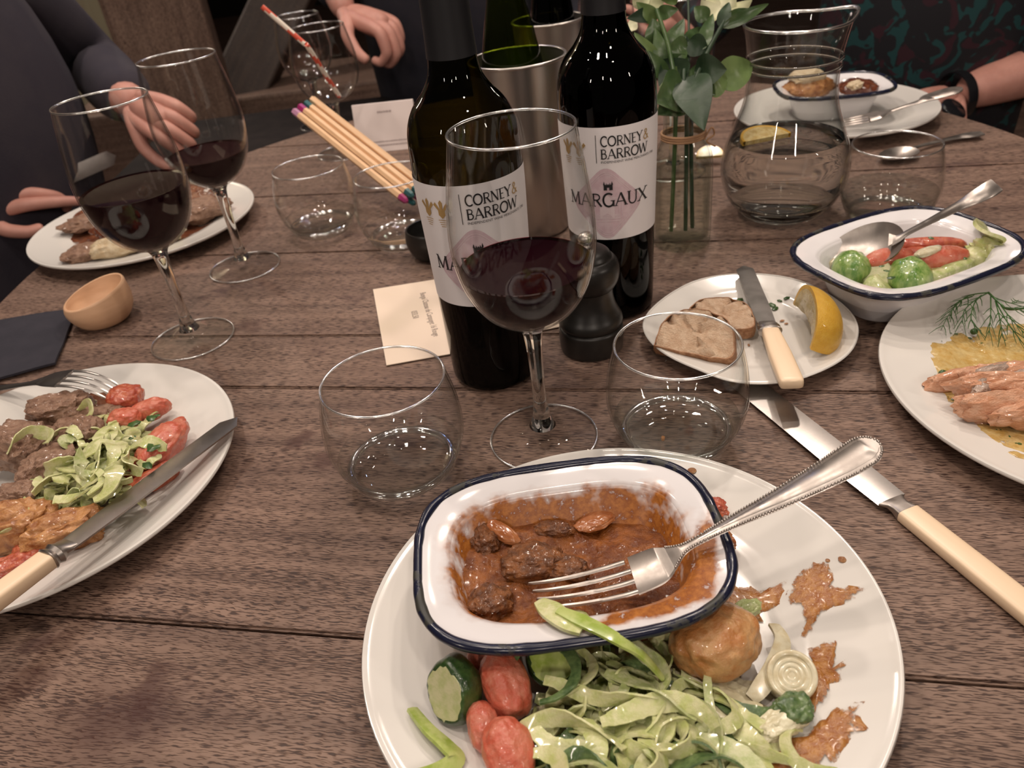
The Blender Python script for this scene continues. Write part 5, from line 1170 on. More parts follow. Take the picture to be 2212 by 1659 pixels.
# ------------------------------------------------------------------ salmon plate at the right
smear('mustard_sauce', 'yellow mustard and dill sauce pooled around the salmon', [(2005, 745), (2040, 735), (2060, 718), (2100, 722), (2130, 700), (2230, 690), (2420, 720), (2500, 860), (2400, 990), (2300, 1010), (2200, 985), (2150, 962), (2105, 925), (2062, 885), (2030, 850), (2015, 790)], onR, MUSTARD_SMEAR, seed=51, th=0.0014)
smear('mustard_sauce', 'small streak of sauce on the front rim of the salmon plate', [(2180, 985), (2230, 985), (2250, 1010), (2195, 1003)], onR, MUSTARD_SMEAR, seed=53, th=0.0006)
ps = []; q = at(2205, 842, 0.024)
salm = thing('salmon_fillet', 'flaked pink salmon piece with grey fat on the right plate', 'salmon', (q.x, q.y, 0.0085))
rg = random.Random(6)
for i in range(11):
    u = i / 10; c = Vector(((-0.020 + 0.011 * (i % 4)), 0.026 - 0.050 * u, 0.009 + 0.009 * sin(u * 3.1)))
    mesh('flake', blob(c, (0.021 + 0.008 * rg.random(), 0.0068, 0.0095 + 0.003 * sin(u * 3.1)), radians(-14 + rg.uniform(-16, 16)), i * 3 + 1, 0.22, 1.5, 4, (rg.uniform(-0.4, 0.5), rg.uniform(-0.1, 0.1)), 0.08), SALMON, salm)
for i in range(14):
    u = (i % 7) / 6; c = Vector((0.034 + 0.030 * (i // 7) + 0.006 * (i % 3), 0.022 - 0.050 * u, 0.009 + 0.010 * sin(u * 3.1)))
    mesh('flake', blob(c, (0.022 + 0.006 * rg.random(), 0.0075, 0.0100), radians(-14 + rg.uniform(-18, 18)), i * 5 + 40, 0.24, 1.5, 4, (rg.uniform(-0.4, 0.5), rg.uniform(-0.1, 0.1)), 0.08), SALMON, salm)
for i, (dx, dy) in enumerate([(0.030, 0.004), (0.050, -0.004), (-0.010, 0.014), (0.000, 0.004), (0.008, -0.008), (-0.022, 0.006)]):
    mesh('grey_fat', blob((dx, dy, 0.0215), (0.017, 0.0060, 0.0050), radians(-15 + 12 * i), i * 5 + 2, 0.3, 1.7, 4, ridge=0.12), SALMON_SKIN, salm)
chunk('salmon_flake', 'loose salmon flake in the sauce on the right plate', 'salmon', 2122, 900, 0.013, (0.0085, 0.0060, 0.0050), SALMON, 0.3, 44, 0.2)
for lb, px, py in [('green caper at the left end of the salmon', 2036, 806), ('second green caper touching the salmon', 2046, 814), ('small caper near the dill sprig on the right plate', 2104, 716)]:
    chunk('caper', lb, 'caper', px, py, 0.013, (0.0030, 0.0026, 0.0024), HERB, 0.3, px, 0.1, sub=3)
rg = random.Random(4)
flecks('dill flecks floating in the mustard sauce on the right plate', [(rg.uniform(2020, 2210), rg.uniform(720, 780)) for _ in range(10)] + [(2060 + 14 * i + rg.uniform(-8, 8), 868 + 10 * i + rg.uniform(-10, 10)) for i in range(11)] + [(2018, 820), (2046, 866)], onR, 0.01, HERB, 5, (0.0004, 0.0011))
def dill():
    ps = []; rg = random.Random(8)
    main = cr([tuple(at(2230, 664, 0.024)), tuple(at(2180, 668, 0.028)), tuple(at(2160, 655, 0.031)), tuple(at(2135, 632, 0.030))], 8); ps.append(tube(main, 0.0009, 6))
    def branch(pts, r):
        P = cr([tuple(at(*q)) for q in pts], 6); ps.append(tube(P, [r * (1 - 0.6 * i / (len(P) - 1)) for i in range(len(P))], 5)); return P
    fr = [[(2135, 632, .030), (2090, 640, .030), (2055, 672, .026), (2032, 714, .018)], [(2135, 632, .030), (2108, 650, .030), (2098, 690, .026), (2120, 715, .019)], [(2140, 640, .030), (2140, 680, .028), (2136, 725, .017)], [(2150, 650, .030), (2160, 690, .026), (2166, 730, .016)],
          [(2162, 660, .030), (2185, 690, .027), (2215, 722, .018)], [(2170, 664, .030), (2200, 668, .029), (2225, 680, .024)], [(2120, 638, .030), (2085, 668, .028), (2078, 700, .021)], [(2140, 640, .030), (2185, 655, .030), (2200, 648, .028)], [(2150, 650, .030), (2178, 700, .025), (2205, 735, .016)], [(2100, 640, .030), (2066, 655, .028), (2050, 690, .021)]]
    for f in fr:
        P = branch(f, 0.00055)
        for i in range(4, len(P) - 1, 2):
            b = Vector(P[i]); t = (Vector(P[i + 1]) - b).normalized(); s = t.cross(Vector((0, 0, 1)))
            for sg in (-1, 1):
                d = (t * 0.8 + s * sg * rg.uniform(0.4, 0.9) + Vector((0, 0, rg.uniform(-0.5, 0.05)))).normalized(); ln = rg.uniform(0.006, 0.012)
                ps.append(tube([b, b + d * ln * .5, b + d * ln + t * 0.002], [0.00038, 0.00034, 0.0002], 4))
    V, F, _ = join(*ps); return V, F
food('dill_sprig', 'feathery green dill sprig lying on the salmon plate', 'dill', dill(), DILL)

# ------------------------------------------------------------------ side plate: bread, lemon, herbs
def bread(label, p, rot, tilt, R, th, half=1.0):
    t = thing('bread_slice', label, 'bread', mat=Matrix.Translation(p) @ Matrix.Rotation(rot, 4, 'Z') @ Matrix.Rotation(tilt, 4, 'X'))
    O = [(-R, -0.6 * R), (R * .95, -0.62 * R), (R * 1.0, 0.05 * R), (0.75 * R, .50 * R), (0.15 * R, 0.74 * R), (-0.55 * R, 0.66 * R), (-0.98 * R, 0.20 * R)]
    o2 = cr(O + [O[0]], 8)[:-1]
    o2 = [(x + 0.0012 * noise.noise(Vector((x * 150, y * 150, rot))), y + 0.0012 * noise.noise(Vector((x * 150, y * 150, 5)))) for x, y in o2]
    def face(zz, k): return [(x * k, y * k, zz) for x, y in o2]
    secs = [face(zz, k) for zz, k in ((th, 0.15), (th, 0.4), (th, 0.65), (th, 0.85), (th, 0.955))]
    secs = [[(x, y, z - 0.0040 * max(0, noise.noise(Vector((x * 150, y * 150, 3))) - 0.10) * 3) for x, y, z in s] for s in secs]
    mesh('crumb', loft([face(0.0004, 0.955)] + secs[::-1]), CRUMB, t)
    mesh('crust', (lambda VF: VF)(loft([face(0.0004, 0.956), face(0.0, 0.99), face(th * .5, 1.02), face(th + 0.0003, 0.985), face(th + 0.0002, 0.953)], False)), CRUST, t)
q = at(1508, 728, 0.016)
bread('round crusted bread slice leaning at the left of the side plate', Vector((q.x, q.y, 0.0120)), radians(-32), radians(28), 0.0295, 0.0125)
q = at(1560, 690, 0.016)
bread('second bread slice behind the first on the side plate', Vector((q.x, q.y + 0.004, 0.0105)), radians(-24), radians(14), 0.0255, 0.0110)
qa = at(1726, 755, 0.008); qb = at(1688, 648, 0.009); q = (qa + qb) / 2; RL_ = (qb - qa).length / 2 / 1.20
qm = at(1731, 703, 0.0050 + 0.42 * RL_); Ml = frame(qm, qb - qa) @ Matrix.Rotation(radians(110), 4, 'X')
t = thing('lemon_wedge', 'squeezed yellow lemon wedge standing on the side plate', 'lemon', mat=Ml)
RL = RL_; V, F = [], []; nA, nB = 24, 12
def lem(u, v, k=1.0):
    a = pi * u; b = radians(-8 + 105 * v); pinch = sin(a) ** 0.75
    return (-RL * cos(a) * 1.08 * k, RL * 0.92 * pinch * cos(b) * k, RL * 0.92 * pinch * sin(b) * k)
V = [lem(i / nA, j / nB) for i in range(nA + 1) for j in range(nB + 1)] + [lem(i / nA, j / nB, 0.90) for i in range(nA + 1) for j in range(nB + 1)]
o_ = (nA + 1) * (nB + 1)
for i in range(nA):
    for j in range(nB):
        a = i * (nB + 1) + j; F += [(a, a + 1, a + nB + 2, a + nB + 1), (o_ + a, o_ + a + nB + 1, o_ + a + nB + 2, o_ + a + 1)]
    for j in (0, nB): a = i * (nB + 1) + j; F.append((a, a + nB + 1, o_ + a + nB + 1, o_ + a))
mesh('rind', (V, F), RIND, t)
V, F = [], []
for i in range(nA + 1):
    for j in range(nB + 1):
        x, y, z = lem(i / nA, j / nB, 0.905); V.append((x, y, z))
for i in range(nA + 1):
    for k, kk in enumerate((0.0, 1.0)):
        x, y, z = lem(i / nA, kk, 0.9); d = 0.45 + 0.25 * noise.noise(Vector((x * 90, k * 4, 1))); V.append((x, y * d, z * d))
for i in range(nA):
    for j in range(nB): a = i * (nB + 1) + j; F.append((a, a + nB + 1, a + nB + 2, a + 1))
    a0 = i * (nB + 1); a1 = a0 + nB; c0 = o_ + i * 2
    F += [(a0, c0, c0 + 2, a0 + nB + 1), (a1, a1 + nB + 1, c0 + 3, c0 + 1), (c0, c0 + 1, c0 + 3, c0 + 2)]
mesh('flesh', (V, F), PITH, t)
flecks('dark herb and crumb scraps behind the butter knife on the side plate', [(1535, 655), (1550, 652), (1565, 660), (1580, 650), (1590, 662), (1598, 640), (1655, 655), (1668, 650), (1685, 642), (1700, 640), (1660, 662), (1675, 658), (1570, 645), (1592, 652)], onS, 0.010, HERB, 6, (0.0014, 0.0034))
flecks('fine dark crumbs by the lemon on the side plate', [(1618, 736), (1640, 690), (1690, 684), (1700, 690)], onS, 0.010, CRUST, 9, (0.0007, 0.0015))
px_strip('herb_stalk', 'thin dark herb stalk on the left of the side plate herbs', 'herb', [(1530, 645, 0.011), (1560, 652, 0.013), (1600, 660, 0.012)], 0.0012, HERB, 0.0008)

# ------------------------------------------------------------------ vegetables in the serving dish
Mv = Matrix.Translation((VC.x, VC.y, 0.0004)) @ Matrix.Rotation(VROT, 4, 'Z')
p = at(1838, 580, 0.030); sprout_half('bright brussels sprout at the left of the vegetable dish', p, 0.0150, (-0.3, 0.2, -0.9), 0.5, [SPROUT_LIGHT, SPROUT_CUT], 1.05, 0.75)
p = at(1965, 600, 0.028); sprout_half('bright brussels sprout at the front of the vegetable dish', p, 0.0165, (0.25, 0.1, -0.9), 2.0, [SPROUT_LIGHT, SPROUT_CUT], 1.15, 0.70)
p = at(1893, 595, 0.026); sprout_half('halved pale sprout between the two green ones in the vegetable dish', p, 0.0125, (-0.3, -0.6, 0.7), 0.2, [CAB_GREEN, SPROUT_CUT], 1.15, 0.45)
p = at(1895, 622, 0.024); sprout_half('pale green sprout at the front corner of the vegetable dish', p, 0.0115, (0.5, -0.1, 0.6), 1.4, [CAB_GREEN, CAB_PALE], 1.1, 0.6)
for lb, px, py, z, sz, rot, tl, sd, mt in [('tomato quarter left of centre in the vegetable dish', 1920, 560, 0.034, (0.0230, 0.0095, 0.0090), radians(8), (0.3, 0.1), 3, TOMATO), ('tomato quarter at the right of the vegetable dish', 2025, 560, 0.034, (0.0260, 0.0095, 0.0105), radians(2), (0.3, 0), 5, TOMATO), ('browned tomato strip at the back of the vegetable dish', 2005, 528, 0.034, (0.0300, 0.0065, 0.0060), radians(-14), (0.2, 0), 7, TOMATO_DARK), ('tomato piece in the middle of the vegetable dish', 1975, 555, 0.030, (0.0170, 0.0100, 0.0080), radians(5), (0, 0), 9, TOMATO_DARK)]:
    chunk('tomato_piece', lb, 'tomato', px, py, z, sz, mt, rot, sd, 0.09, 1.3, tl, boxy=0.9)
for lb, px, py, z, sz, rot, sd, mt in [('white leek stick lying on the tomatoes in the vegetable dish', 2005, 543, 0.044, (0.0130, 0.0042, 0.0030), radians(18), 3, LEEK_WHITE), ('pale cabbage heart cube at the right of the vegetable dish', 2110, 555, 0.030, (0.0115, 0.0095, 0.0075), 0.3, 8, CAB_PALE), ('green avocado coloured sprout piece in the vegetable dish', 2020, 598, 0.026, (0.0120, 0.0080, 0.0070), 0.2, 9, CAB_GREEN), ('pale cabbage leaf roll at the front right of the vegetable dish', 2065, 578, 0.027, (0.0210, 0.0085, 0.0080), 0.45, 11, CAB_GREEN), ('pale leek scrap at the left end of the vegetable dish', 1800, 570, 0.024, (0.0080, 0.0060, 0.0060), 0.2, 13, LEEK_WHITE)]:
    chunk('vegetable_piece', lb, 'vegetable', px, py, z, sz, mt, rot, sd, 0.15, 1.4, boxy=0.72)
px_strip('cabbage_leaf', 'pale crinkled cabbage leaf standing at the right end of the vegetable dish', 'cabbage', [(2120, 485, 0.046), (2135, 510, 0.044), (2155, 530, 0.038), (2150, 560, 0.028)], [0.016, 0.032, 0.030, 0.020], CAB_PALE, 0.0030, roll=0.7)
chunk('cabbage_heart', 'crinkled pale cabbage heart at the right end of the vegetable dish', 'cabbage', 2135, 545, 0.032, (0.0120, 0.0150, 0.0130), CAB_PALE, 0.5, 91, 0.35, 2.2, ridge=0.2)
food('vegetable_juices', 'pale buttery juices at the bottom of the vegetable dish', 'juice', xf(Mv, blob((0, 0, 0.0100), (0.052, 0.034, 0.0090), 0, 3, 0.1, 1.5, 4)), CREAMY, kind='stuff')
flecks('dark green herb flecks on the vegetables in the serving dish', [(2010, 514), (1905, 575), (1915, 585), (1988, 545), (2085, 558), (1925, 600)], None, 0.040, HERB, 12, (0.0014, 0.0026))

# ------------------------------------------------------------------ far left and far right food
smear('gravy_pool', 'dark brown gravy spread over the far left plate', [(150, 515), (165, 470), (230, 445), (330, 420), (430, 400), (478, 425), (470, 470), (420, 500), (330, 540), (220, 565), (175, 562)], onF, GRAVY_SMEAR, 'gravy', 61, th=0.002)
for nm, lb, ct, px, py, z, sz, sd, mt in [('meat_slice', 'brown meat slice nearest the front of the far left plate', 'meat', 190, 545, 0.020, (0.030, 0.016, 0.010), 3, LAMB), ('meat_slice', 'brown meat slice at the back right of the far left plate', 'meat', 430, 455, 0.022, (0.038, 0.022, 0.014), 5, LAMB), ('meat_slice', 'brown meat slice at the left of the far left plate', 'meat', 190, 480, 0.020, (0.032, 0.018, 0.010), 7, LAMB), ('mash', 'creamy mash under the nearer left wine glass bowl', 'mash', 260, 530, 0.022, (0.036, 0.015, 0.012), 9, MASH), ('mash', 'greenish creamed cabbage behind the nearer left wine glass', 'mash', 330, 510, 0.022, (0.034, 0.016, 0.013), 11, CREAMY), ('meat_slice', 'dark meat slice in the middle of the far left plate', 'meat', 235, 495, 0.022, (0.018, 0.028, 0.010), 13, GRAVY), ('meat_slice', 'brown meat slice behind the farther left wine glass stem', 'meat', 360, 455, 0.022, (0.036, 0.020, 0.012), 15, LAMB)]:
    chunk(nm, lb, ct, px, py, z, sz, mt, 0.4, sd, 0.22, 1.6, ridge=0.1)
q = at(1740, 178, 0.050)
chunk('pudding', 'golden browned fruit pudding in the far enamel dish', 'pudding', 1745, 190, 0.040, (0.034, 0.026, 0.016), POTATO, 0.2, 71, 0.2, 1.8)
chunk('cream_dollop', 'white cream dollop on the far pudding, seen through the carafe', 'cream', 1742, 165, 0.056, (0.024, 0.018, 0.009), MASH, 0.2, 73, 0.25, 1.5)
chunk('fruit_filling', 'dark red fruit filling at the right end of the far enamel dish', 'fruit', 1850, 188, 0.040, (0.024, 0.024, 0.010), GRAVY, 0.2, 75, 0.2, 1.6)
chunk('cream_dollop', 'cream streak over the red filling in the far enamel dish', 'cream', 1848, 184, 0.048, (0.012, 0.009, 0.005), MASH, 0.6, 77, 0.35, 1.8)

# ------------------------------------------------------------------ cutlery
def slab(P, wl, th, S):
    """flat bar with rounded edges along P"""
    secs = []; n = len(P); P = [Vector(p) for p in P]
    for i, p in enumerate(P):
        t = (P[min(i + 1, n - 1)] - P[max(i - 1, 0)]).normalized(); s = (S - t * S.dot(t)).normalized(); nn = s.cross(t)
        if nn.z < 0: nn = -nn
        w = wl[i] / 2; e = min(th * 0.45, w * 0.5)
        secs.append([p + s * w, p + s * (w - e) + nn * th / 2, p - s * (w - e) + nn * th / 2, p - s * w, p - s * (w - e) - nn * th / 2, p + s * (w - e) - nn * th / 2])
    return loft(secs)
def interp(ctrl, n=8):
    q = cr(ctrl, n); return [Vector(p[:3]) for p in q], [max(p[3], 0.0006) for p in q]
def fork(label, ctrl, tips, S, tine_w=0.0031, spread=0.0235, beads=True, mat=None, head_w=0.023, th=0.0021):
    """ctrl: (x,y,z,width) from handle end to tine root; tips: path (x,y,z) from root to tip"""
    mat = mat or SILVER
    t = thing('fork', label, 'fork', tuple(ctrl[len(ctrl) // 2][:3])); o = Vector(ctrl[len(ctrl) // 2][:3])
    P, w = interp([tuple(Vector(c[:3]) - o) + (c[3],) for c in ctrl[:-3]] + [tuple(Vector(ctrl[-3][:3]) - o) + (ctrl[-3][3],)])
    S = Vector(S).normalized()
    dr = (P[0] - P[1]).normalized(); P2, w2 = [], []                        # rounded end
    for a in (6, 16, 28, 42, 58, 74): P2.append(P[0] + dr * w[0] * 0.5 * cos(radians(a))); w2.append(w[0] * sin(radians(a)))
    P2 += P; w2 += w
    mesh('handle', slab(P2, w2, th, S), mat, t)
    if beads:
        nI = len(P2) - 14; mesh('inner_panel', slab([p + Vector((0, 0, th * 0.42)) for p in P2[3:nI]], [max(q - 0.0052, 0.0012) for q in w2[3:nI]], th * 0.45, S), mat, t)
    H_, hw = interp([tuple(Vector(c[:3]) - o) + (c[3],) for c in ctrl[-3:]], 8)
    mesh('head', slab(H_, hw, th * 0.9, S), mat, t)
    root = H_[-1]; T = [Vector(p) - o for p in tips]
    for k in range(4):
        off = (k - 1.5) / 3 * (spread - tine_w)
        Q = cr([tuple(root + S * off + (root - H_[-2]) * -0.6)] + [tuple(q + S * off * (1 - 0.06 * i)) for i, q in enumerate(T)], 6)
        n = len(Q); wl = [tine_w * (1 - 0.55 * (i / (n - 1)) ** 2) for i in range(n)]; wl[-1] = 0.0009
        mesh('tine', slab(Q, wl, th * 0.8, S), mat, t)
    if beads:
        V0, F0 = ico(1); V, F = [], []
        acc = 0.0
        for sg in (-1, 1):
            for i in range(len(P2) - 1):
                a, b = P2[i], P2[i + 1]; d = (b - a); L_ = d.length; tt = d.normalized(); s = (S - tt * S.dot(tt)).normalized(); nn = s.cross(tt); nn = nn if nn.z > 0 else -nn
                m_ = max(1, round(hypot(L_, (w2[i + 1] - w2[i]) / 2) / 0.0015))
                for k in range(m_):
                    u = k / m_; c = a.lerp(b, u) + s * sg * ((w2[i] + (w2[i + 1] - w2[i]) * u) / 2 - 0.0006) + nn * th * 0.45
                    bI = len(V); V += [c + v * 0.0008 for v in V0]; F += [tuple(q + bI for q in f) for f in F0]
        tag(mesh('bead_border', (V, F), mat, t), kind='stuff')
    return t
def A(x, y, z, w): p = at(x, y, z); return (p.x, p.y, p.z, w)
def A3(x, y, z): return tuple(at(x, y, z))
S0 = at(1447, 1258, 0.042) - at(1398, 1195, 0.042)
fork('silver beaded fork resting across the stew dish', [A(1862, 978, 0.086, 0.0190), A(1810, 1010, 0.081, 0.0178), A(1700, 1070, 0.071, 0.0128), A(1600, 1120, 0.061, 0.0085), A(1520, 1162, 0.0540, 0.0055), A(1478, 1186, 0.0490, 0.0062), A(1448, 1206, 0.0445, 0.0150), A(1420, 1222, 0.0410, 0.0225), A(1368, 1244, 0.0360, 0.0238)],
     [A3(1330, 1255, 0.0335), A3(1260, 1272, 0.0325), A3(1200, 1282, 0.0335), A3(1155, 1286, 0.0365)], S0)
# fork lying tines down on the rim of the left plate
S1 = at(150, 850, 0.04) - at(190, 812, 0.04)
fork('fork with tines down at the back rim of the left plate', [A(-60, 852, 0.019, 0.014), A(-20, 842, 0.022, 0.010), A(30, 834, 0.028, 0.0065), A(62, 829, 0.034, 0.0060), A(88, 823, 0.0385, 0.0110), A(110, 819, 0.0410, 0.0200), A(140, 817, 0.0425, 0.0245)],
     [A3(170, 819, 0.0420), A3(205, 828, 0.0385), A3(235, 842, 0.0325), A3(255, 856, 0.0265)], S1, beads=False, mat=BLADE)
# fork on the far right plate, wide flat handle
S2 = at(1895, 285, 0.022) - at(1878, 215, 0.022)
fork('fork with tines toward the carafe on the far right plate', [A(2050, 198, 0.052, 0.0300), A(2010, 210, 0.048, 0.0270), A(1988, 219, 0.045, 0.0130), A(1960, 228, 0.040, 0.0078), A(1930, 238, 0.036, 0.0080), A(1912, 244, 0.033, 0.0190), A(1900, 248, 0.031, 0.0310), A(1878, 254, 0.028, 0.0330)],
     [A3(1862, 257, 0.0245), A3(1840, 262, 0.022), A3(1822, 266, 0.0215)], S2, beads=False, spread=0.033, tine_w=0.0055)

def knife(label, end, bol, tip, hw=0.0165, bw=0.0215, fancy=False, up=None, name='knife', hth=0.0085, taper=0.92):
    """handle end, bolster and blade tip are points in the room"""
    end, bol, tip = Vector(end), Vector(bol), Vector(tip)
    M0 = frame(bol, tip - bol, up or (0, 0, 1)); Lb = (tip - bol).length; hl = (end - bol).length
    t = thing(name, label, 'knife', mat=M0)
    def sec(x, w, h, zc=0.0, n=20, e=0.45): return [(x, w / 2 * math.copysign(abs(cos(a)) ** e, cos(a)), zc + h / 2 * math.copysign(abs(sin(a)) ** e, sin(a))) for a in [2 * pi * k / n for k in range(n)]]
    mesh('handle', loft([sec(-hl, hw * .80, hth * .7), sec(-hl + 0.0012, hw * .95, hth * .92), sec(-hl + 0.004, hw, hth), sec(-hl * .5, hw * .97, hth), sec(-0.0080, hw * taper, hth * .92)]), IVORY, t)
    if fancy: mesh('bolster', loft([sec(-0.0081, hw * .90, hth, e=.8), sec(-0.0070, hw * 1.10, hth * 1.25, e=.9), sec(-0.0045, hw * .86, hth, e=.9), sec(-0.0020, hw * 1.05, hth * 1.2, e=.9), sec(0.0008, hw * .80, hth * .9, e=.9), sec(0.0040, hw * .95, hth * .55, e=.8), sec(0.0080, bw * .85, 0.0024, e=.8)]), SILVER, t)
    else: mesh('bolster', loft([sec(-0.0081, hw * .93, hth * .95), sec(-0.0030, hw * .80, hth * .75, e=.7), sec(0.0010, hw * .82, 0.0050, e=.7), sec(0.0050, bw * .86, 0.0022, e=.8)]), SILVER, t)
    b0 = 0.0045; n = 16; secs = []
    for i in range(n + 1):
        u = i / n; x = b0 + (Lb - b0) * u
        w = bw * (0.88 + 0.12 * min(1, u * 4)); 
        d = (Lb - x) / (bw * 0.55)
        if d < 1: w *= max(0.05, sqrt(max(0, 1 - (1 - d) ** 2)))
        secs.append([(x, w / 2, 0.0001), (x, w / 4, 0.0007), (x, -w / 4, 0.0008), (x, -w / 2, 0.0006), (x, -w / 2, -0.0006), (x, -w / 4, -0.0008), (x, w / 4, -0.0007), (x, w / 2, -0.0001)])
    # finer tip
    mesh('blade', loft(secs), BLADE, t)
    return t
eK = at(2300, 1412, 0.0046); bK = at(1938, 1090, 0.0046); tK = at(1545, 775, 0.0024)
knife('large ivory handled table knife lying on the oak to the right of the tumblers', eK, bK, tK, hw=0.0160, bw=0.0225)
bL = at(128, 1190, 0.0370); tL = at(512, 903, 0.0245); eL = bL + (bL - tL).normalized() * 0.098
knife('ivory handled knife with ringed bolster lying across the left plate', eL, bL, tL, hw=0.0150, bw=0.0165, fancy=True, hth=0.0105)
bS = at(1660, 706, 0.0230); tS = at(1606, 575, 0.0190); eS = at(1722, 850, 0.0185)
knife('ivory handled butter knife lying across the side plate', eS, bS, tS, hw=0.0165, bw=0.0150, fancy=True, hth=0.0085, name='butter_knife', taper=0.78)

def spoon(label, ctrl, bowl_c, axis, S, a, b, dpt, mat):
    o = Vector(bowl_c); t = thing('serving_spoon', label, 'spoon', tuple(o))
    P, w = interp([tuple(Vector(c[:3]) - o) + (c[3],) for c in ctrl]); S = Vector(S).normalized()
    mesh('handle', slab(P, w, 0.0024, S), mat, t)
    x = Vector(axis).normalized(); s = (S - x * S.dot(x)).normalized(); nn = x.cross(s); nn = nn if nn.z > 0 else -nn
    V, F = [], []; K, N = 10, 40
    def pt(k, i, off):
        u = k / K; an = 2 * pi * i / N; ex = cos(an) * a * u; ey = sin(an) * b * u * (1 + 0.18 * cos(an) * -1)
        return x * ex + s * ey + nn * (-dpt * (1 - u * u) + off)
    for off in (0.0, -0.0014):
        V.append(pt(0, 0, off)); V += [pt(k, i, off) for k in range(1, K + 1) for i in range(N)]
    m_ = 1 + K * N
    for q in (0, 1):
        b0 = q * m_
        for i in range(N): F.append((b0, b0 + 1 + i, b0 + 1 + (i + 1) % N))
        for k in range(K - 1):
            for i in range(N): aa = b0 + 1 + k * N + i; bb = b0 + 1 + k * N + (i + 1) % N; F.append((aa, aa + N, bb + N, bb))
    l = 1 + (K - 1) * N
    for i in range(N): F.append((l + i, m_ + l + i, m_ + l + (i + 1) % N, l + (i + 1) % N))
    mesh('bowl', (V, F), mat, t); return t
bc = at(1868, 530, 0.043); nkS = at(1938, 516, 0.052)
spoon('silver serving spoon standing in the vegetable dish', [A(2152, 400, 0.098, 0.0130), A(2125, 416, 0.095, 0.0140), A(2080, 440, 0.088, 0.0105), A(2010, 477, 0.070, 0.0070), A(1962, 502, 0.058, 0.0060), tuple(nkS) + (0.0080,), tuple(nkS.lerp(bc, 0.25)) + (0.014,)], tuple(bc), bc - nkS, Vector((0.25, 0.9, 0.55)), 0.031, 0.0205, 0.007, SILVER)
spoon('spoon lying on the oak beyond the tumbler at the right', [A(2122, 288, 0.006, 0.0130), A(2095, 292, 0.0055, 0.0170), A(2060, 298, 0.005, 0.0100), A(2000, 312, 0.005, 0.0060), A(1965, 322, 0.006, 0.006)], tuple(at(1940, 330, 0.0085)), at(1940, 330) - at(1990, 316), (0.2, 1, 0), 0.026, 0.017, 0.006, SILVER)

# ------------------------------------------------------------------ napkins
def napkin(label, corners, z, seed, th=0.0022):
    P = [Vector(c) for c in corners]; V, F = [], []; N = 22
    for off in (th, 0.0):
        for j in range(N + 1):
            for i in range(N + 1):
                u, v = i / N, j / N; p = (P[0] * (1 - u) + P[1] * u) * (1 - v) + (P[3] * (1 - u) + P[2] * u) * v
                d = hypot(p.x - TC.x, p.y - TC.y) if p.y > TC.y else abs(p.x - TC.x)
                over = max(0.0, d - TR + 0.004)
                h = 0.0022 * noise.noise(Vector((p.x * 22, p.y * 22, seed))) + 0.0026
                V.append((p.x + (over * 0.75 if p.x < 0 else 0), p.y, z + off + max(h, 0.0003) - min(over * 1.3, 0.25)))
    m_ = (N + 1) ** 2
    for j in range(N):
        for i in range(N):
            a = j * (N + 1) + i; F += [(a, a + 1, a + N + 2, a + N + 1), (m_ + a, m_ + a + N + 1, m_ + a + N + 2, m_ + a + 1)]
    for i in range(N):
        for a, b in ((i, i + 1), (N * (N + 1) + i + 1, N * (N + 1) + i), ((i + 1) * (N + 1), i * (N + 1)), (i * (N + 1) + N, (i + 1) * (N + 1) + N)): F.append((a, m_ + a, m_ + b, b))
    return food('napkin', label, 'napkin', (V, F), NAVY)
napkin('navy cloth napkin on the table beside the pale salt pot', [at(-90, 712), at(168, 676), at(124, 794), at(-90, 850)], 0.0006, 3)

# ------------------------------------------------------------------ people
def skin_of(chains, sub=2):
    """chains: lists of (point, radius) grown into one smooth surface each, then joined"""
    V, F = [], []
    for chn in chains:
        me = bpy.data.meshes.new('sk'); idx = []; vs = []; es = []; rr = []
        for p, r in chn['v']: vs.append(tuple(p)); rr.append(r)
        es = chn['e']; me.from_pydata(vs, es, [])
        o = bpy.data.objects.new('sk', me); COL.objects.link(o)
        o.modifiers.new('Skin', 'SKIN')
        if not me.skin_vertices: me.attributes.new  # layer is made below
        sv = me.skin_vertices[0] if me.skin_vertices else None
        if sv is None:
            bm = bmesh.new(); bm.from_mesh(me); bm.verts.layers.skin.verify(); bm.to_mesh(me); bm.free(); sv = me.skin_vertices[0]
        for i, r in enumerate(rr):
            r2 = r if isinstance(r, tuple) else (r, r); sv.data[i].radius = r2; sv.data[i].use_root = (i == 0)
        s = o.modifiers.new('Sub', 'SUBSURF'); s.levels = sub; s.render_levels = sub
        dg = bpy.context.evaluated_depsgraph_get(); ev = o.evaluated_get(dg); m2 = ev.to_mesh()
        b = len(V); V += [v.co.copy() for v in m2.vertices]; F += [tuple(i + b for i in p.vertices) for p in m2.polygons]
        ev.to_mesh_clear(); bpy.data.objects.remove(o); bpy.data.meshes.remove(me)
    return V, F
def line(*pr): return {'v': [(Vector(p), r) for p, r in pr], 'e': [(i, i + 1) for i in range(len(pr) - 1)]}
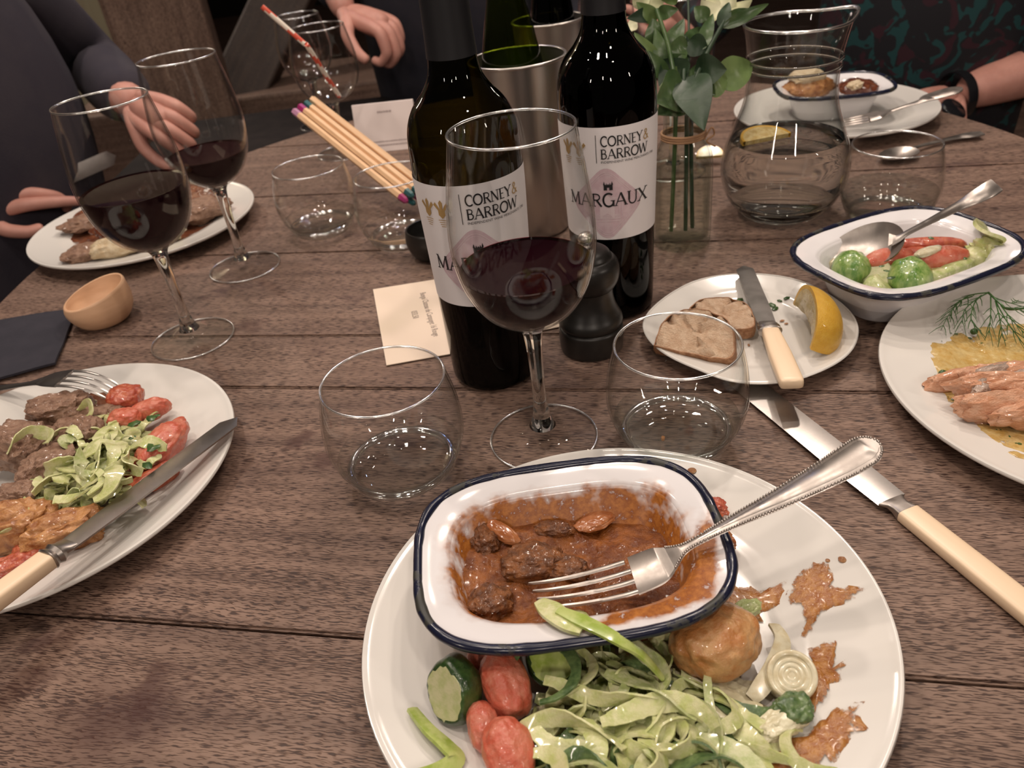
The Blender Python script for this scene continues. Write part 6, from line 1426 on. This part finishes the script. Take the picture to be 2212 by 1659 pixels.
def hand(w, d, n, across, curl=0.6, k=1.0, tuck=0.3, fc=None):
    """w wrist, d toward fingers, n out of the back of the hand, across toward the thumb"""
    w, d, n, a = Vector(w), Vector(d).normalized(), Vector(n).normalized(), Vector(across).normalized()
    a = (a - d * a.dot(d)).normalized(); n = d.cross(a) if d.cross(a).dot(n) > 0 else -d.cross(a)
    ch = []
    for i, (off, L_, kn) in enumerate(((0.028, 0.070, 0.086), (0.0095, 0.078, 0.090), (-0.0095, 0.072, 0.086), (-0.027, 0.056, 0.078))):
        base = w + d * kn * k + a * off * k; P = [(w + a * off * 0.5 * k, 0.0130 * k), (w + d * kn * 0.55 * k + a * off * 0.85 * k + n * 0.002, 0.0125 * k), (base + n * 0.003, 0.0105 * k)]
        ang = 0.15; c = (fc[i] if fc else curl); p = base
        for s, f in enumerate((0.46, 0.30, 0.24)):
            ang += c * (0.75 if s == 0 else 0.95)
            dd = d * cos(ang) - n * sin(ang); p = p + dd * L_ * f * k; P.append((p, (0.0092, 0.0082, 0.0070)[s] * k))
        ch.append(line(*P))
    tb = w + d * 0.024 * k + a * 0.026 * k
    t1 = tb + (d * 0.55 + a * 0.75 - n * tuck).normalized() * 0.036 * k; t2 = t1 + (d * 0.85 + a * 0.25 - n * (tuck + 0.15)).normalized() * 0.030 * k; t3 = t2 + (d * 0.95 - a * 0.15 - n * tuck).normalized() * 0.022 * k
    ch.append(line((w, 0.016 * k), (w + d * 0.030 * k, 0.021 * k), (w + d * 0.060 * k, 0.023 * k), (w + d * 0.084 * k, 0.017 * k)))
    ch.append(line((w + a * 0.006 * k, 0.0135 * k), (tb, 0.0135 * k), (t1, 0.0110 * k), (t2, 0.0098 * k), (t3, 0.0078 * k)))
    return ch
def face(h, fwd, k=1.0):
    """head with brow, nose, lips, chin and ears around centre h looking along fwd"""
    f = Vector(fwd).normalized(); u = Vector((0, 0, 1)); s = f.cross(u).normalized(); V0, F = ico(4); V = []
    for v in V0:
        x, y, z = v.x, v.y, v.z                      # y forward
        wx = 0.074 * (1 - 0.16 * max(0, -z)); dy = 0.094; q = Vector((x * wx, y * dy, z * 0.118))
        if y > 0.3:
            nose = math.exp(-((x / 0.16) ** 2 + ((z + 0.12) / 0.24) ** 2)); q.y += 0.022 * nose
            eye = math.exp(-(((abs(x) - 0.38) / 0.16) ** 2 + ((z - 0.06) / 0.12) ** 2)); q.y -= 0.010 * eye
            lip = math.exp(-((x / 0.3) ** 2 + ((z + 0.50) / 0.07) ** 2)); q.y += 0.006 * lip
            chin = math.exp(-((x / 0.35) ** 2 + ((z + 0.85) / 0.2) ** 2)); q.y += 0.014 * chin
        ear = math.exp(-(((abs(x) - 1.0) / 0.12) ** 2 + ((y + 0.05) / 0.16) ** 2 + (z / 0.28) ** 2)); q.x += math.copysign(0.016 * ear, x)
        V.append(Vector(h) + (s * q.x + f * q.y + u * q.z) * k)
    return V, F
def person(label, J, top_mat, legs=True, fwd=(0, -1, 0), arms=(), hands=(), sleeve=(1.0, 1.0), rs=1.0):
    o = Vector(J['pelvis']); t = thing('person', label, 'person', (o.x, o.y, FZ)); t.location = (0, 0, 0)
    neck = Vector(J['neck']); head = Vector(J['head']); chest = Vector(J['chest'])
    chains = [line((o, 0.10), (chest, 0.115), (neck - (neck - chest) * 0.25, 0.08), (neck, 0.052), (head - Vector((0, 0, 0.06)), 0.050))]
    cloth = [line((o - Vector((0, 0, 0.05)), (0.165 * rs, 0.125 * rs)), (o + (chest - o) * 0.4, (0.160 * rs, 0.125 * rs)), (chest, (0.175 * rs, 0.130 * rs)), (chest + (neck - chest) * 0.62, (0.130 * rs, 0.095)), (neck - Vector((0, 0, 0.02)), 0.066))]
    for i, (sh, el, wr) in enumerate(arms):
        sh, el, wr = Vector(sh), Vector(el), Vector(wr)
        chains.append(line((sh, 0.048), (el, 0.042), (el.lerp(wr, 0.35), 0.042), (wr, 0.0265)))
        en = el.lerp(wr, sleeve[i])
        c = [(chest + (neck - chest) * 0.45 + (sh - chest) * 0.3, 0.075), (sh, 0.070), (sh.lerp(el, 0.5), 0.060), (el, 0.055)]
        if sleeve[i] > 0.05: c += [(el.lerp(en, 0.5), 0.054), (en, 0.046)]
        cloth.append(line(*c))
    for h in hands: chains += h
    V, F = skin_of(chains)
    Vh, Fh = face(head, fwd); b = len(V); V += Vh; F += [tuple(i + b for i in f) for f in Fh]
    mesh('body', (V, F), SKIN, t)
    mesh('top', skin_of(cloth), top_mat, t)
    f = Vector(fwd).normalized(); s = f.cross(Vector((0, 0, 1)))
    Vk, Fk = ico(4); HV = []
    for v in Vk:
        q = s * v.x * 0.083 + f * (v.y * 0.100 - 0.020) + Vector((0, 0, max(v.z, -0.75 if v.dot(Vector((0, 1, 0))) < 0.2 else 0.35) * 0.128 + 0.012)); HV.append(head + q)
    mesh('hair', (HV, Fk), HAIR, t)
    for e in (-1, 1):
        c = head + f * 0.086 + s * e * 0.030 + Vector((0, 0, 0.008)); Ve, Fe = ico(2); mesh('eye', ([c + v * 0.010 for v in Ve], Fe), M('eye_white', (0.7, 0.66, 0.62), 0.2), t)
    if legs:
        L_ = []
        for e in (-1, 1):
            hp = o + s * e * 0.09 - Vector((0, 0, 0.06)); kn = Vector(J['knee']) + s * e * 0.10; ft = Vector((kn.x, kn.y, FZ + 0.05)) - f * 0.03
            L_.append(line((hp, 0.088), (kn, 0.064), (kn.lerp(ft, 0.45), 0.056), (ft, 0.040)))
            mesh('shoe', blob(ft + f * 0.06 + Vector((0, 0, -0.005)), (0.046, 0.13, 0.044), atan2(f.y, f.x) - pi / 2, 2, 0.05, 1, 3), BLACKLEATHER, t)
        mesh('trousers', skin_of(L_), NAVY, t)
    return t

# left neighbour: navy knit, holding a knife over the plate
k0 = dp(30, 432, 1.17); k1 = dp(250, 336, 1.26)
kb = k0.lerp(k1, 0.06)
kd = (k1 - k0).normalized()
knife('ivory handled knife held over the far left plate by the person in navy', kb - kd * 0.10, kb, k1, hw=0.0165, bw=0.0235, up=(0.35, -0.9, 0.15), name='table_knife')
wL = dp(-75, 445, 1.15); wR = dp(285, 225, 1.21)
h1 = hand(wL, dp(55, 408, 1.16) - wL, (0, -0.35, 0.93), dp(0, 520, 1.13) - dp(0, 420, 1.15), k=1.02, tuck=0.1, fc=(0.16, 0.75, 0.95, 1.0))
h2 = hand(wR, dp(420, 290, 1.17) - wR, (0.1, -0.55, 0.83), dp(330, 340, 1.15) - dp(330, 230, 1.17), curl=1.2, k=1.0, tuck=0.6)
person('person in a navy knit at the left, holding a knife over the far left plate', {'pelvis': (-0.86, 1.30, -0.30), 'chest': (-0.76, 1.24, 0.10), 'neck': (-0.73, 1.20, 0.40), 'head': (-0.69, 1.17, 0.57), 'knee': (-0.54, 1.00, -0.27)}, SWEATER, fwd=(0.8, -0.45, -0.1),
       arms=[((-0.70, 1.04, 0.30), dp(-190, 330, 1.05), wL), ((-0.70, 1.40, 0.27), dp(205, 140, 1.40), wR)], hands=[h1, h2], sleeve=(0.7, 0.92), rs=1.2)
# person across, dark clothes, one hand reaching
wF = dp(745, 25, 1.62); hF = hand(wF, dp(900, 85, 1.58) - wF, (0.15, -0.35, 0.92), (0.2, -0.9, -0.2), curl=1.15, k=1.3, tuck=0.4)
person('person in dark clothes across the table, one hand reaching past the bottle', {'pelvis': (-0.03, 2.02, -0.30), 'chest': (-0.04, 1.96, 0.12), 'neck': (-0.04, 1.90, 0.40), 'head': (-0.04, 1.86, 0.57), 'knee': (-0.02, 1.56, -0.30)}, DARKCLOTH, fwd=(0, -1, -0.1), rs=1.3,
       arms=[((-0.27, 1.94, 0.30), dp(690, -110, 1.85), wF), ((0.18, 1.94, 0.30), (0.26, 1.86, 0.02), (0.15, 1.70, -0.10))], hands=[hF, hand((0.15, 1.70, -0.10), (-0.5, -0.6, -0.3), (0, 0, 1), (-0.8, 0.2, 0), 0.6)], sleeve=(0.8, 0.95))
# right neighbour: patterned blouse, forearm behind the fork handle
wB = dp(2062, 208, 1.22); eB = dp(2230, 170, 1.24)
hB = hand(wB, dp(1985, 240, 1.19) - wB, (0, -0.3, 0.95), dp(2020, 262, 1.17) - dp(2030, 222, 1.20), curl=0.9, k=0.95, tuck=0.3)
wC = dp(1470, 90, 1.52)
person('person in a teal and burgundy patterned blouse at the right', {'pelvis': (0.80, 1.42, -0.30), 'chest': (0.76, 1.36, 0.08), 'neck': (0.72, 1.32, 0.37), 'head': (0.70, 1.30, 0.54), 'knee': (0.55, 1.15, -0.30)}, BLOUSE, fwd=(-0.75, -0.6, -0.1),
       arms=[((0.92, 1.22, 0.28), dp(2330, 120, 1.22), wB), ((0.58, 1.52, 0.28), (0.48, 1.62, 0.05), wC)], hands=[hB, hand(wC, dp(1440, 60, 1.48) - wC, (0.4, -0.5, 0.6), (-0.6, -0.4, 0.2), 0.7)], sleeve=(0.55, 0.75), rs=1.12)
q = dp(2058, 238, 1.175); dB = (eB - wB).normalized()
t = thing('wrist_watch', 'black wrist watch on the arm of the person in the patterned blouse', 'watch', mat=frame(q, (0.3, -0.5, 0.8)))
mesh('watch_face', ([Matrix.Rotation(radians(90), 3, 'Y') @ Vector(v) for v in lathe([(0, -0.004)] + [(0.0185, -0.004), (0.020, -0.002), (0.020, 0.003), (0.018, 0.005), (0, 0.005)], 40)[0]], lathe([(0, -0.004)] + [(0.0185, -0.004), (0.020, -0.002), (0.020, 0.003), (0.018, 0.005), (0, 0.005)], 40)[1]), WATCH, t)
n1 = dB; aa = n1.cross(Vector((0, 0, 1))).normalized(); bb = aa.cross(n1)
o = q + (wB.lerp(eB, 0.02) - q) * 1.0
mesh('strap', (lambda VF: ([frame(q, (0.3, -0.5, 0.8)).inverted() @ Vector(v) for v in VF[0]], VF[1]))(strip([o + (aa * cos(a) + bb * sin(a)) * 0.036 for a in [2 * pi * k / 32 for k in range(33)]], 0.016, 0.002, [n1] * 33)), WATCH, t)
